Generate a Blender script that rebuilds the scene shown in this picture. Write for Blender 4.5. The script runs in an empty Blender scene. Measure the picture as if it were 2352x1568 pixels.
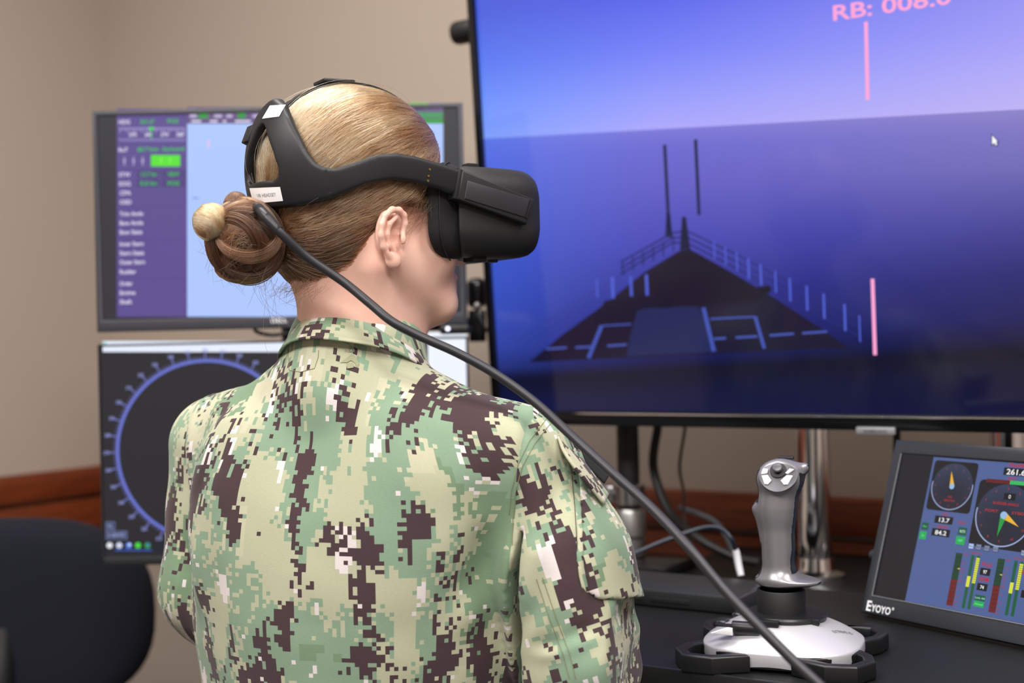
import bpy, bmesh, math, random
import numpy as np
import openvdb
from mathutils import Matrix, Vector, Euler
from mathutils.bvhtree import BVHTree
from mathutils.geometry import tessellate_polygon

rng = np.random.default_rng(7)
random.seed(7)
SC = bpy.context.scene
COL = SC.collection
PI = math.pi
# ------------------------------------------------------------------ camera
FPX = 2900.0                       # focal length in pixels of the 2352x1568 frame
ROLL = math.radians(1.3)
CAMZ = 1.08
cam_d = bpy.data.cameras.new('camera')
cam_d.sensor_width = 36.0
cam_d.lens = FPX / 2352.0 * 36.0
cam_d.dof.use_dof = True
cam_d.dof.focus_distance = 1.22
cam_d.dof.aperture_fstop = 3.6
cam_d.clip_start = 0.02
cam = bpy.data.objects.new('camera', cam_d)
COL.objects.link(cam)
_r = Vector((math.cos(ROLL), 0, -math.sin(ROLL)))
_u = Vector((math.sin(ROLL), 0, math.cos(ROLL)))
_b = Vector((0, -1, 0))
cam.matrix_world = Matrix(((_r.x, _u.x, _b.x, 0), (_r.y, _u.y, _b.y, 0), (_r.z, _u.z, _b.z, CAMZ), (0, 0, 0, 1)))
SC.camera = cam
# ------------------------------------------------------------------ world, exposure, lights
SC.view_settings.view_transform = 'Standard'
SC.view_settings.look = 'None'
SC.view_settings.exposure = 0.0
SC.view_settings.gamma = 1.0
SC.view_settings.use_curve_mapping = False
W = bpy.data.worlds.new('world')
SC.world = W
W.use_nodes = True
W.node_tree.nodes['Background'].inputs[0].default_value = (0.8, 0.85, 1.0, 1)
W.node_tree.nodes['Background'].inputs[1].default_value = 0.02
SC.cycles.max_bounces = 8
SC.cycles.use_denoising = True
SC.cycles.sample_clamp_indirect = 6.0

CEIL = 2.62
# room frame: back wall runs along EW, left wall runs along GW (towards the camera)
YAW = math.radians(32)
EW = Vector((math.cos(YAW), -math.sin(YAW), 0))
GW = Vector((-math.sin(YAW), -math.cos(YAW), 0))
CORNER = Vector((-0.995, 3.152, 0))
def room(s, t, z=0):
    p = CORNER + EW * s + GW * t
    return Vector((p.x, p.y, z))
# ceiling lamps: (s, t, length along EW, width along GW, watts, colour)
LAMPS = [
    (1.35, 1.10, 1.20, 0.60, 21, (1.0, 0.975, 0.945)),
    (3.15, 1.10, 1.20, 0.60, 25, (1.0, 0.975, 0.945)),
    (1.35, 2.75, 1.20, 0.60, 52, (1.0, 0.975, 0.945)),
    (3.15, 2.75, 1.20, 0.60, 74, (1.0, 0.97, 0.93)),
]
for s, t, lx, ly, wt, colr in LAMPS:
    ld = bpy.data.lights.new('ceiling_lamp_light', 'AREA')
    ld.shape = 'RECTANGLE'; ld.size = lx; ld.size_y = ly
    ld.energy = wt; ld.color = colr
    lo = bpy.data.objects.new('ceiling_lamp_light', ld)
    COL.objects.link(lo)
    lo.location = room(s, t, CEIL - 0.035)
    lo.rotation_euler = (0, 0, -YAW)

# ------------------------------------------------------------------ helpers
def lin(c):
    out = []
    for v in c[:3]:
        v = v / 255.0
        out.append(v / 12.92 if v <= 0.04045 else ((v + 0.055) / 1.055) ** 2.4)
    return tuple(out)
def lin4(c):
    return lin(c) + (1.0,)
def P(px, py, d):
    """world point seen at photo pixel (px, py) at depth d"""
    u = (px - 1176) / FPX; v = (784 - py) / FPX
    x = u * math.cos(ROLL) + v * math.sin(ROLL)
    z = -u * math.sin(ROLL) + v * math.cos(ROLL)
    return Vector((x * d, d, CAMZ + z * d))
def ray(px, py):
    return (P(px, py, 1.0) - Vector((0, 0, CAMZ)))
CAMP = Vector((0, 0, CAMZ))

def node_mat(name):
    m = bpy.data.materials.new(name)
    m.use_nodes = True
    nt = m.node_tree
    bs = nt.nodes['Principled BSDF']
    return m, nt, bs
_mats = {}
def mat(name, srgb, rough=0.5, metal=0.0, spec=0.5, bump=0.0, scale=200.0, vary=0.0, coat=0.0):
    if name in _mats: return _mats[name]
    m, nt, bs = node_mat(name)
    bs.inputs['Base Color'].default_value = lin4(srgb)
    bs.inputs['Roughness'].default_value = rough
    bs.inputs['Metallic'].default_value = metal
    bs.inputs['Specular IOR Level'].default_value = spec
    if coat: bs.inputs['Coat Weight'].default_value = coat
    if bump or vary:
        tc = nt.nodes.new('ShaderNodeTexCoord')
        nz = nt.nodes.new('ShaderNodeTexNoise')
        nz.inputs['Scale'].default_value = scale
        nz.inputs['Detail'].default_value = 4
        nt.links.new(tc.outputs['Object'], nz.inputs['Vector'])
        if bump:
            bp = nt.nodes.new('ShaderNodeBump')
            bp.inputs['Strength'].default_value = bump
            bp.inputs['Distance'].default_value = 0.001
            nt.links.new(nz.outputs['Fac'], bp.inputs['Height'])
            nt.links.new(bp.outputs['Normal'], bs.inputs['Normal'])
        if vary:
            mx = nt.nodes.new('ShaderNodeMix'); mx.data_type = 'RGBA'
            a = lin(srgb)
            mx.inputs[6].default_value = tuple(max(0, v * (1 - vary)) for v in a) + (1,)
            mx.inputs[7].default_value = tuple(min(1, v * (1 + vary)) for v in a) + (1,)
            nt.links.new(nz.outputs['Fac'], mx.inputs[0])
            nt.links.new(mx.outputs[2], bs.inputs['Base Color'])
    _mats[name] = m
    return m

def thing(name, label, cat, M, group=None):
    o = bpy.data.objects.new(name, None)
    COL.objects.link(o)
    o.empty_display_size = 0.05
    o.matrix_world = M
    o['label'] = label; o['category'] = cat
    if group: o['group'] = group
    return o
def tag(o, label, cat, group=None):
    o['label'] = label; o['category'] = cat
    if group: o['group'] = group
    return o
def link(name, me, material, parent=None, smooth=False, label=None):
    me.name = name
    if material is not None and not me.materials:
        for mm in (material if isinstance(material, (list, tuple)) else [material]):
            me.materials.append(mm)
    o = bpy.data.objects.new(name, me)
    COL.objects.link(o)
    if parent is not None: o.parent = parent
    if smooth:
        me.polygons.foreach_set('use_smooth', [True] * len(me.polygons))
        me.update()
    if label: o['label'] = label
    return o
def pydata(verts, faces):
    me = bpy.data.meshes.new('m')
    me.from_pydata([tuple(v) for v in verts], [], faces)
    me.update()
    return me
class MB:
    """collects shapes in one bmesh"""
    def __init__(s): s.bm = bmesh.new()
    def box(s, c, size, bev=0.0, seg=2, M=None):
        r = bmesh.ops.create_cube(s.bm, size=1.0)
        vs = r['verts']
        for v in vs: v.co = Vector((v.co.x * size[0], v.co.y * size[1], v.co.z * size[2]))
        if bev:
            es = list({e for v in vs for e in v.link_edges})
            rr = bmesh.ops.bevel(s.bm, geom=es, offset=bev, segments=seg, profile=0.5, affect='EDGES')
            vs = list({v for f in rr['faces'] for v in f.verts} | {v for v in vs if v.is_valid})
        T = Matrix.Translation(Vector(c))
        if M is not None: T = T @ M.to_4x4()
        for v in vs: v.co = T @ v.co
        return s
    def prism(s, pts, y0, y1, bev=0.0, M=None, seg=2, hole=None):
        """outline pts (x,z) extruded from y0 to y1 ; optional hole outline"""
        bm = s.bm
        loops = [pts] + ([hole] if hole else [])
        allp = [p for l in loops for p in l]
        f2 = tessellate_polygon([[Vector((p[0], p[1], 0)) for p in l] for l in loops])
        a = [bm.verts.new((p[0], y0, p[1])) for p in allp]
        b = [bm.verts.new((p[0], y1, p[1])) for p in allp]
        for t in f2:
            for vv in (a, b):
                try: bm.faces.new([vv[i] for i in t])
                except ValueError: pass
        k = 0
        rim = []
        for l in loops:
            n = len(l)
            for i in range(n):
                j = (i + 1) % n
                bm.faces.new((a[k + i], a[k + j], b[k + j], b[k + i]))
                rim.append((a[k + i], a[k + j])); rim.append((b[k + i], b[k + j]))
            k += n
        bmesh.ops.recalc_face_normals(bm, faces=bm.faces[:])
        new = a + b
        if bev:
            es = [bm.edges.get(q) for q in rim]
            rr = bmesh.ops.bevel(bm, geom=[e for e in es if e], offset=bev, segments=seg, profile=0.5, affect='EDGES')
            new = [v for v in set(new) | {v for f in rr['faces'] for v in f.verts} if v.is_valid]
        if M is not None:
            for v in new: v.co = M @ v.co
        return s
    def cyl(s, p0, p1, r0, r1=None, seg=24, bev=0.0):
        r1 = r0 if r1 is None else r1
        p0 = Vector(p0); p1 = Vector(p1); d = p1 - p0
        q = Vector((0, 0, 1)).rotation_difference(d.normalized()).to_matrix()
        ang = [2 * PI * i / seg for i in range(seg)]
        L = d.length
        prof = [(0, r0), (L, r1)] if not bev else [(0, r0 - bev), (bev * .3, r0 - bev * .3), (bev, r0), (L - bev, r1), (L - bev * .3, r1 - bev * .3), (L, r1 - bev)]
        rings = []
        for h, r in prof:
            rings.append([s.bm.verts.new(p0 + q @ Vector((r * math.cos(t), r * math.sin(t), h))) for t in ang])
        for i in range(len(rings) - 1):
            for k in range(seg):
                j = (k + 1) % seg
                s.bm.faces.new((rings[i][k], rings[i][j], rings[i + 1][j], rings[i + 1][k]))
        s.bm.faces.new(rings[0][::-1]); s.bm.faces.new(rings[-1])
        return s
    def lathe(s, prof, c=(0, 0, 0), seg=32, q=None, cap=True):
        c = Vector(c)
        rings = []
        for r, h in prof:
            row = []
            for k in range(seg):
                t = 2 * PI * k / seg
                v = Vector((r * math.cos(t), r * math.sin(t), h))
                if q is not None: v = q @ v
                row.append(s.bm.verts.new(c + v))
            rings.append(row)
        for i in range(len(rings) - 1):
            for k in range(seg):
                j = (k + 1) % seg
                s.bm.faces.new((rings[i][k], rings[i][j], rings[i + 1][j], rings[i + 1][k]))
        if cap:
            s.bm.faces.new(rings[0][::-1]); s.bm.faces.new(rings[-1])
        return s
    def tube(s, pts, r, seg=10, closed=False, cap=True, flat=1.0):
        pts = [Vector(p) for p in pts]
        n = len(pts)
        rad = r if isinstance(r, (list, tuple)) else [r] * n
        rings = []
        up = None
        for i in range(n):
            a = pts[max(i - 1, 0)]; b = pts[min(i + 1, n - 1)]
            t = (b - a).normalized()
            if up is None:
                up = Vector((0, 0, 1)) if abs(t.z) < 0.9 else Vector((1, 0, 0))
            sx = t.cross(up).normalized(); up = sx.cross(t).normalized()
            rings.append([s.bm.verts.new(pts[i] + sx * (rad[i] * math.cos(2 * PI * k / seg)) + up * (rad[i] * flat * math.sin(2 * PI * k / seg))) for k in range(seg)])
        for i in range(n - 1):
            for k in range(seg):
                j = (k + 1) % seg
                s.bm.faces.new((rings[i][k], rings[i][j], rings[i + 1][j], rings[i + 1][k]))
        if cap:
            s.bm.faces.new(rings[0][::-1]); s.bm.faces.new(rings[-1])
        return s
    def sphere(s, c, r, seg=20, sc=(1, 1, 1)):
        rr = bmesh.ops.create_uvsphere(s.bm, u_segments=seg, v_segments=seg // 2, radius=1.0)
        for v in rr['verts']:
            v.co = Vector(c) + Vector((v.co.x * r * sc[0], v.co.y * r * sc[1], v.co.z * r * sc[2]))
        return s
    def done(s, name, material, parent=None, smooth=True, label=None, ang=35):
        bmesh.ops.recalc_face_normals(s.bm, faces=s.bm.faces[:])
        if smooth:
            lim = math.radians(ang)
            for e in s.bm.edges:
                if len(e.link_faces) == 2:
                    e.smooth = e.calc_face_angle(0) < lim
            for f in s.bm.faces: f.smooth = True
        me = bpy.data.meshes.new(name)
        s.bm.to_mesh(me); s.bm.free()
        return link(name, me, material, parent, False, label)
def struct(o):
    o['kind'] = 'structure'
    return o
def smooth_path(pts, n=8):
    """Catmull-Rom through pts"""
    pts = [Vector(p) for p in pts]
    q = [pts[0] * 2 - pts[1]] + pts + [pts[-1] * 2 - pts[-2]]
    out = []
    for i in range(1, len(q) - 2):
        p0, p1, p2, p3 = q[i - 1], q[i], q[i + 1], q[i + 2]
        for k in range(n):
            t = k / n
            out.append(0.5 * ((2 * p1) + (p2 - p0) * t + (2 * p0 - 5 * p1 + 4 * p2 - p3) * t * t + (3 * p1 - p0 - 3 * p2 + p3) * t ** 3))
    out.append(pts[-1])
    return out

# ---- signed distance sculpting on a numpy grid, meshed by openvdb
class SDF:
    def __init__(s, lo, hi, vox):
        s.lo = np.array(lo, float); s.vox = vox
        n = np.ceil((np.array(hi) - s.lo) / vox).astype(int) + 1
        ax = [np.arange(n[i], dtype=np.float32) * vox + lo[i] for i in range(3)]
        s.X = ax[0][:, None, None]; s.Y = ax[1][None, :, None]; s.Z = ax[2][None, None, :]
        s.shape = tuple(n)
        s.d = np.full(s.shape, 1.0, np.float32)
    def ell(s, c, r, rot=None):
        dx, dy, dz = s.X - c[0], s.Y - c[1], s.Z - c[2]
        if rot is not None:
            R = np.array(Euler(rot).to_matrix(), np.float32).T
            dx, dy, dz = (R[0, 0] * dx + R[0, 1] * dy + R[0, 2] * dz, R[1, 0] * dx + R[1, 1] * dy + R[1, 2] * dz, R[2, 0] * dx + R[2, 1] * dy + R[2, 2] * dz)
        k0 = np.sqrt((dx / r[0]) ** 2 + (dy / r[1]) ** 2 + (dz / r[2]) ** 2)
        k1 = np.sqrt((dx / r[0] ** 2) ** 2 + (dy / r[1] ** 2) ** 2 + (dz / r[2] ** 2) ** 2) + 1e-6
        return (k0 * (k0 - 1.0) / k1).astype(np.float32)
    def cone(s, a, b, ra, rb, sq=(1, 1, 1)):
        a = np.array(a, np.float32); b = np.array(b, np.float32); ab = b - a
        dx, dy, dz = s.X - a[0], s.Y - a[1], s.Z - a[2]
        t = np.clip((dx * ab[0] + dy * ab[1] + dz * ab[2]) / float(ab @ ab), 0, 1)
        return (np.sqrt(((dx - t * ab[0]) / sq[0]) ** 2 + ((dy - t * ab[1]) / sq[1]) ** 2 + ((dz - t * ab[2]) / sq[2]) ** 2) - (ra + (rb - ra) * t)).astype(np.float32)
    def add(s, d, k=0.01):
        h = np.clip(0.5 + 0.5 * (d - s.d) / k, 0, 1)
        s.d = d + (s.d - d) * h - k * h * (1 - h)
        return s
    def sub(s, d, k=0.005):
        d = -d
        h = np.clip(0.5 - 0.5 * (d - s.d) / k, 0, 1)
        s.d = d + (s.d - d) * h + k * h * (1 - h)
        return s
    def cut(s, d, k=0.004):          # keep the inside of d
        return s.sub(-d, k)
    def mesh(s, M=None):
        g = openvdb.FloatGrid(1.0)
        g.copyFromArray(np.ascontiguousarray(np.clip(s.d, -3 * s.vox, 3 * s.vox)))
        pts, quads = g.convertToQuads(isovalue=0.0)
        pts = np.asarray(pts, np.float64) * s.vox + s.lo
        quads = np.asarray(quads)
        return pts, quads
def np_mesh(name, V, Q, smooth=True):
    me = bpy.data.meshes.new(name)
    me.vertices.add(len(V)); me.vertices.foreach_set('co', np.asarray(V, np.float32).ravel())
    n = len(Q); k = Q.shape[1]
    me.loops.add(n * k); me.loops.foreach_set('vertex_index', Q.astype(np.int32).ravel())
    me.polygons.add(n)
    me.polygons.foreach_set('loop_start', np.arange(0, n * k, k, dtype=np.int32))
    me.polygons.foreach_set('loop_total', np.full(n, k, np.int32))
    me.update(calc_edges=True)
    me.validate()
    if smooth: me.polygons.foreach_set('use_smooth', np.ones(len(me.polygons), bool))
    return me
def vnormals(V, Q):
    a, b, c, d = (V[Q[:, i]] for i in range(4))
    fn = np.cross(c - a, d - b)
    N = np.zeros_like(V)
    for i in range(4): np.add.at(N, Q[:, i], fn)
    return N / (np.linalg.norm(N, axis=1, keepdims=True) + 1e-12)
def laplace(V, Q, it=2, lam=0.5):
    E = np.concatenate([Q[:, [0, 1]], Q[:, [1, 2]], Q[:, [2, 3]], Q[:, [3, 0]]])
    E = np.concatenate([E, E[:, ::-1]])
    cnt = np.bincount(E[:, 0], minlength=len(V))[:, None] + 1e-9
    for _ in range(it):
        S = np.stack([np.bincount(E[:, 0], weights=V[E[:, 1], k], minlength=len(V)) for k in range(3)], 1)
        V = V + lam * (S / cnt - V)
    return V

# ---- flat emissive pictures for the displays
_txt = {}
def text_polys(body, bold=False):
    key = (body, bold)
    if key in _txt: return _txt[key]
    c = bpy.data.curves.new('t', 'FONT')
    c.body = body; c.size = 1.0; c.resolution_u = 3
    if bold: c.offset = 0.018
    o = bpy.data.objects.new('t', c)
    COL.objects.link(o)
    dg = bpy.context.evaluated_depsgraph_get()
    me = bpy.data.meshes.new_from_object(o.evaluated_get(dg))
    V = [(v.co.x, v.co.y) for v in me.vertices]
    F = [list(p.vertices) for p in me.polygons]
    bpy.data.objects.remove(o); bpy.data.curves.remove(c); bpy.data.meshes.remove(me)
    w = max([v[0] for v in V] + [0.01])
    _txt[key] = (V, F, w)
    return _txt[key]
class Art:
    """a picture made of coloured polygons in a plane (x right, z up, layers towards -y)"""
    def __init__(s, step=0.00012): s.v = []; s.f = []; s.c = []; s.step = step
    def poly(s, pts, col, layer=1, lcol=False):
        k = len(s.v)
        y = -s.step * layer
        s.v += [(p[0], y, p[1]) for p in pts]
        tri = [tuple(range(len(pts)))] if len(pts) <= 4 else tessellate_polygon([[Vector((p[0], p[1], 0)) for p in pts]])
        cc = col if lcol else [lin(col)] * len(pts)
        for t in tri:
            s.f.append([k + i for i in t]); s.c.append([cc[i] for i in t])
        return s
    def rect(s, x0, z0, x1, z1, col, layer=1): return s.poly([(x0, z0), (x1, z0), (x1, z1), (x0, z1)], col, layer)
    def line(s, a, b, w, col, layer=1):
        a = Vector(a); b = Vector(b); d = (b - a).normalized(); n = Vector((-d.y, d.x)) * w / 2
        return s.poly([a + n, b + n, b - n, a - n], col, layer)
    def ring(s, c, r0, r1, a0, a1, col, layer=1, n=64):
        for i in range(n):
            t0 = a0 + (a1 - a0) * i / n; t1 = a0 + (a1 - a0) * (i + 1) / n
            s.poly([(c[0] + r * math.cos(t), c[1] + r * math.sin(t)) for r, t in ((r0, t0), (r1, t0), (r1, t1), (r0, t1))], col, layer)
        return s
    def disc(s, c, r, col, layer=1, n=40): return s.poly([(c[0] + r * math.cos(2 * PI * i / n), c[1] + r * math.sin(2 * PI * i / n)) for i in range(n)], col, layer)
    def text(s, body, x, z, h, col, layer=2, align='l', bold=False, w=None):
        """h = cap height; w = wanted width"""
        V, F, tw = text_polys(body, bold)
        sc = h / 0.73
        sx = sc if w is None else w / tw
        ox = x - {'l': 0, 'c': 0.5, 'r': 1}[align] * tw * sx
        k = len(s.v)
        s.v += [(ox + vx * sx, -s.step * layer, z + vy * sc) for vx, vy in V]
        cl = lin(col)
        for f in F: s.f.append([k + i for i in f]); s.c.append([cl] * len(f))
        return s
    def done(s, name, material, parent, label=None):
        # a face seen from -y winds x -> z
        me = pydata(s.v, s.f)
        ca = me.color_attributes.new('Col', 'FLOAT_COLOR', 'CORNER')
        flat = []
        for cs in s.c:
            for c in cs: flat += [c[0], c[1], c[2], 1.0]
        ca.data.foreach_set('color', flat)
        return link(name, me, material, parent, False, label)
def screen_mat(name, strength=1.0, rough=0.3, spec=0.5):
    m, nt, bs = node_mat(name)
    at = nt.nodes.new('ShaderNodeAttribute'); at.attribute_name = 'Col'
    nt.links.new(at.outputs['Color'], bs.inputs['Emission Color'])
    bs.inputs['Emission Strength'].default_value = strength
    bs.inputs['Base Color'].default_value = (0.004, 0.004, 0.005, 1)
    bs.inputs['Roughness'].default_value = rough
    bs.inputs['Specular IOR Level'].default_value = spec
    return m
def print_mat(name, rough=0.5):
    m, nt, bs = node_mat(name)
    at = nt.nodes.new('ShaderNodeAttribute'); at.attribute_name = 'Col'
    nt.links.new(at.outputs['Color'], bs.inputs['Base Color'])
    bs.inputs['Roughness'].default_value = rough
    return m
def on_plane(M):
    Mi = M.inverted()
    o = Mi @ CAMP
    R = Mi.to_3x3()
    def f(px, py):
        d = R @ ray(px, py)
        t = -o.y / d.y
        q = o + d * t
        return (q.x, q.z)
    return f
BLACK = lambda: mat('black_plastic', (22, 22, 25), 0.45, bump=0.05, scale=900)
# ================================================================== ROOM SHELL
def slab(name, pts, z0, z1, material):
    """vertical wall: outline in plan (4 points), z0..z1"""
    v = [(p.x, p.y, z0) for p in pts] + [(p.x, p.y, z1) for p in pts]
    f = [(0, 3, 2, 1), (4, 5, 6, 7), (0, 1, 5, 4), (1, 2, 6, 5), (2, 3, 7, 6), (3, 0, 4, 7)]
    bm = bmesh.new()
    vs = [bm.verts.new(p) for p in v]
    for q in f: bm.faces.new([vs[i] for i in q])
    bmesh.ops.recalc_face_normals(bm, faces=bm.faces[:])
    me = bpy.data.meshes.new(name); bm.to_mesh(me); bm.free()
    return struct(link(name, me, material))
RS, RT = 5.0, 4.7          # room size along the back wall / along the left wall
m_wall = mat('painted_wall', (176, 161, 148), 0.75, bump=0.25, scale=160, vary=0.03)
m_ceil = mat('ceiling_tile', (214, 212, 206), 0.9, bump=0.4, scale=120)
m_carpet = mat('grey_carpet', (74, 76, 84), 0.95, bump=0.9, scale=500, vary=0.2)
th = 0.12
slab('wall_back', [room(-th, -th), room(RS + th, -th), room(RS + th, 0), room(-th, 0)], 0, CEIL, m_wall)
slab('wall_left', [room(-th, 0), room(0, 0), room(0, RT), room(-th, RT)], 0, CEIL, m_wall)
slab('wall_right', [room(RS, 0), room(RS + th, 0), room(RS + th, RT), room(RS, RT)], 0, CEIL, m_wall)
slab('wall_front', [room(-th, RT), room(RS + th, RT), room(RS + th, RT + th), room(-th, RT + th)], 0, CEIL, m_wall)
slab('floor', [room(-th, -th), room(RS + th, -th), room(RS + th, RT + th), room(-th, RT + th)], -0.1, 0, m_carpet)
slab('ceiling', [room(-th, -th), room(RS + th, -th), room(RS + th, RT + th), room(-th, RT + th)], CEIL, CEIL + 0.1, m_ceil)
# ceiling lamp troffers around the area lights (frame only, the light itself shines through)
m_white_metal = mat('white_metal', (225, 225, 222), 0.5)
where = ['over the left rear corner', 'over the television', 'behind the seated person', 'over the front of the desk']
for k, (s, t, lx, ly, wt, colr) in enumerate(LAMPS):
    M = Matrix.Translation(room(s, t, CEIL)) @ Matrix.Rotation(-YAW, 4, 'Z')
    r = thing('ceiling_lamp', 'white rectangular recessed ceiling lamp ' + where[k], 'lamp', M, 'ceiling lamps')
    fr = MB()
    for sx, sy, cx, cy in ((lx + .06, .03, 0, ly / 2 + .015), (lx + .06, .03, 0, -ly / 2 - .015), (.03, ly, lx / 2 + .015, 0), (.03, ly, -lx / 2 - .015, 0)):
        fr.box((cx, cy, -.02), (sx, sy, .04), .004)
    fr.done('frame', m_white_metal, r)
    md, nt, bs = node_mat('lamp_diffuser')
    bs.inputs['Base Color'].default_value = (.9, .9, .88, 1)
    bs.inputs['Emission Color'].default_value = colr + (1,)
    bs.inputs['Emission Strength'].default_value = 2.5
    MB().box((0, 0, -.012), (lx, ly, .006)).done('diffuser', md, r)

# wood chair rail : a cap board with a lower board row under a dark groove
def wood_mat():
    m, nt, bs = node_mat('cherry_wood')
    tc = nt.nodes.new('ShaderNodeTexCoord')
    mp = nt.nodes.new('ShaderNodeMapping'); mp.inputs['Scale'].default_value = (2.2, 2.2, 45)
    nz = nt.nodes.new('ShaderNodeTexNoise'); nz.inputs['Scale'].default_value = 3.0; nz.inputs['Detail'].default_value = 6
    cr = nt.nodes.new('ShaderNodeValToRGB')
    cr.color_ramp.elements[0].position = .3; cr.color_ramp.elements[0].color = lin4((92, 38, 14))
    cr.color_ramp.elements[1].position = .75; cr.color_ramp.elements[1].color = lin4((142, 66, 30))
    nt.links.new(tc.outputs['Object'], mp.inputs['Vector']); nt.links.new(mp.outputs[0], nz.inputs['Vector'])
    nt.links.new(nz.outputs['Fac'], cr.inputs[0]); nt.links.new(cr.outputs[0], bs.inputs['Base Color'])
    bs.inputs['Roughness'].default_value = .42
    return m
m_wood = wood_mat()
m_joint = mat('pale_joint_filler', (196, 184, 172), 0.7)
def rail(name, axis, s0, s1, z0, z1, thick):
    """a board on the back wall ('b', s range along EW) or left wall ('l', range along GW)"""
    a = (room(s0, thick / 2) + room(s1, thick / 2)) / 2 if axis == 'b' else (room(thick / 2, s0) + room(thick / 2, s1)) / 2
    M = Matrix.Translation((a.x, a.y, (z0 + z1) / 2)) @ Matrix.Rotation(-YAW, 4, 'Z')
    size = (s1 - s0, thick, z1 - z0) if axis == 'b' else (thick, s1 - s0, z1 - z0)
    o = MB().box((0, 0, 0), size, .004).done(name, m_wood)
    o.matrix_world = M
    return struct(o)
rail('trim_1', 'l', 0.0, RT - .02, .735, .800, .030)
rail('trim_2', 'b', 0.03, RS, .735, .800, .030)
# lower boards, cut by pale joints
edges_l = [0.0, 0.545, 1.75, 2.95, RT - .02]
for i in range(4):
    rail('trim_%d' % (3 + i), 'l', edges_l[i] + .005, edges_l[i + 1] - .005, .600, .726, .022)
for i in range(1, 4):
    o = MB().box((0, 0, 0), (.02, .012, .126), .001).done('trim_%d' % (10 + i), m_joint)
    p = room(.010, edges_l[i])
    o.matrix_world = Matrix.Translation((p.x, p.y, .663)) @ Matrix.Rotation(-YAW, 4, 'Z')
    struct(o)
rail('trim_7', 'b', 0.03, 2.0, .600, .726, .022)
rail('trim_8', 'b', 2.01, RS, .600, .726, .022)
m_base = mat('dark_vinyl_base', (58, 50, 46), 0.5)
for nm, ax, ln in (('baseboard_left', 'l', RT - .02), ('baseboard_back', 'b', RS)):
    o = rail(nm, ax, .012 if ax == 'b' else 0.0, ln, 0.001, .10, .010)
    o.data.materials.clear(); o.data.materials.append(m_base)

# ================================================================== DESKS
m_desk = mat('black_laminate', (19, 19, 20), 0.48, spec=.28, bump=0.10, scale=700, vary=0.1)
m_deskedge = mat('black_edge_band', (30, 30, 32), 0.32)
DESKZ = .75
MD = Matrix.Translation((.123, 1.275, 0)) @ Matrix.Rotation(-YAW, 4, 'Z')
desk = thing('desk', 'black laminate desk carrying the joystick and the small tilted monitor', 'desk', MD)
MB().box((.51, .225, DESKZ - .014), (1.58, .45, .028), .003).done('desk_top', m_desk, desk)
MB().box((.51, .002, DESKZ - .014), (1.582, .006, .030), .002).done('edge_band', m_deskedge, desk, label='glossy black edge strip along the front of the desk')
for x in (.06, 1.26):
    MB().box((x, .225, (DESKZ - .028) / 2), (.028, .40, DESKZ - .028), .003).done('side_panel', m_desk, desk)
MB().box((.66, .40, .50), (1.17, .018, .40), .002).done('modesty_panel', m_desk, desk)
BACKZ = .715
MB2 = MD @ Matrix.Translation((0, .462, 0))
table = thing('equipment_table', 'lower black table against the wall behind the desk, under the television', 'table', MB2)
MB().box((.51, .235, BACKZ - .0125), (1.58, .46, .025), .003).done('table_top', m_desk, table)
for x in (-.24, 1.26):
    for y in (.04, .42):
        MB().box((x, y, (BACKZ - .025) / 2), (.04, .04, BACKZ - .025), .003).done('leg', m_desk, table)

# ================================================================== TELEVISION
TILT = math.radians(4.15)
MT = Matrix.Translation((.4914, 1.706, .949)) @ Matrix.Rotation(-YAW, 4, 'Z') @ Matrix.Rotation(TILT, 4, 'X')
tv = thing('television', 'large black television showing a dusk sea and a ship bow', 'television', MT)
TW, TH = 1.232, .712
m_bezel = mat('gloss_black_bezel', (14, 15, 17), 0.18)
m_tvback = mat('matte_black_shell', (20, 20, 22), 0.55)
bz = MB()
outer = [(-TW / 2, 0), (TW / 2, 0), (TW / 2, TH), (-TW / 2, TH)]
inner = [(-TW / 2 + .011, .021), (TW / 2 - .011, .021), (TW / 2 - .011, TH - .011), (-TW / 2 + .011, TH - .011)]
bz.prism(outer, -.006, .018, .002, hole=inner)
bz.done('bezel', m_bezel, tv)
MB().box((0, .030, TH / 2), (TW - .02, .030, TH - .02), .010).box((0, .048, TH * .42), (TW * .62, .02, TH * .6), .009).done('rear_shell', m_tvback, tv)
MB().box((0, -.0072, .0185), (TW - .01, .003, .0026), .0006).done('chrome_strip', mat('chrome', (235, 235, 238), 0.10, 1.0), tv, label='thin bright strip along the lower bezel')
pl = MB().box((.0, -.009, .0005), (.052, .007, .0095), .001).done('logo_plate', mat('silver_plate', (178, 180, 186), 0.35, 0.6), tv, label='small silver brand plate on the lower bezel')
m_print = print_mat('printed_ink', .5)
a = Art(); a.text('SAMSUNG', 0, -.0014, .0040, (70, 72, 80), 1, 'c', True, w=.032)
o = a.done('brand_lettering', m_print, pl); o.location = (0, -.0127, .0)
scr_off = Matrix.Translation((0, .004, 0))
S = on_plane(MT @ scr_off)
A = Art()
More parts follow.
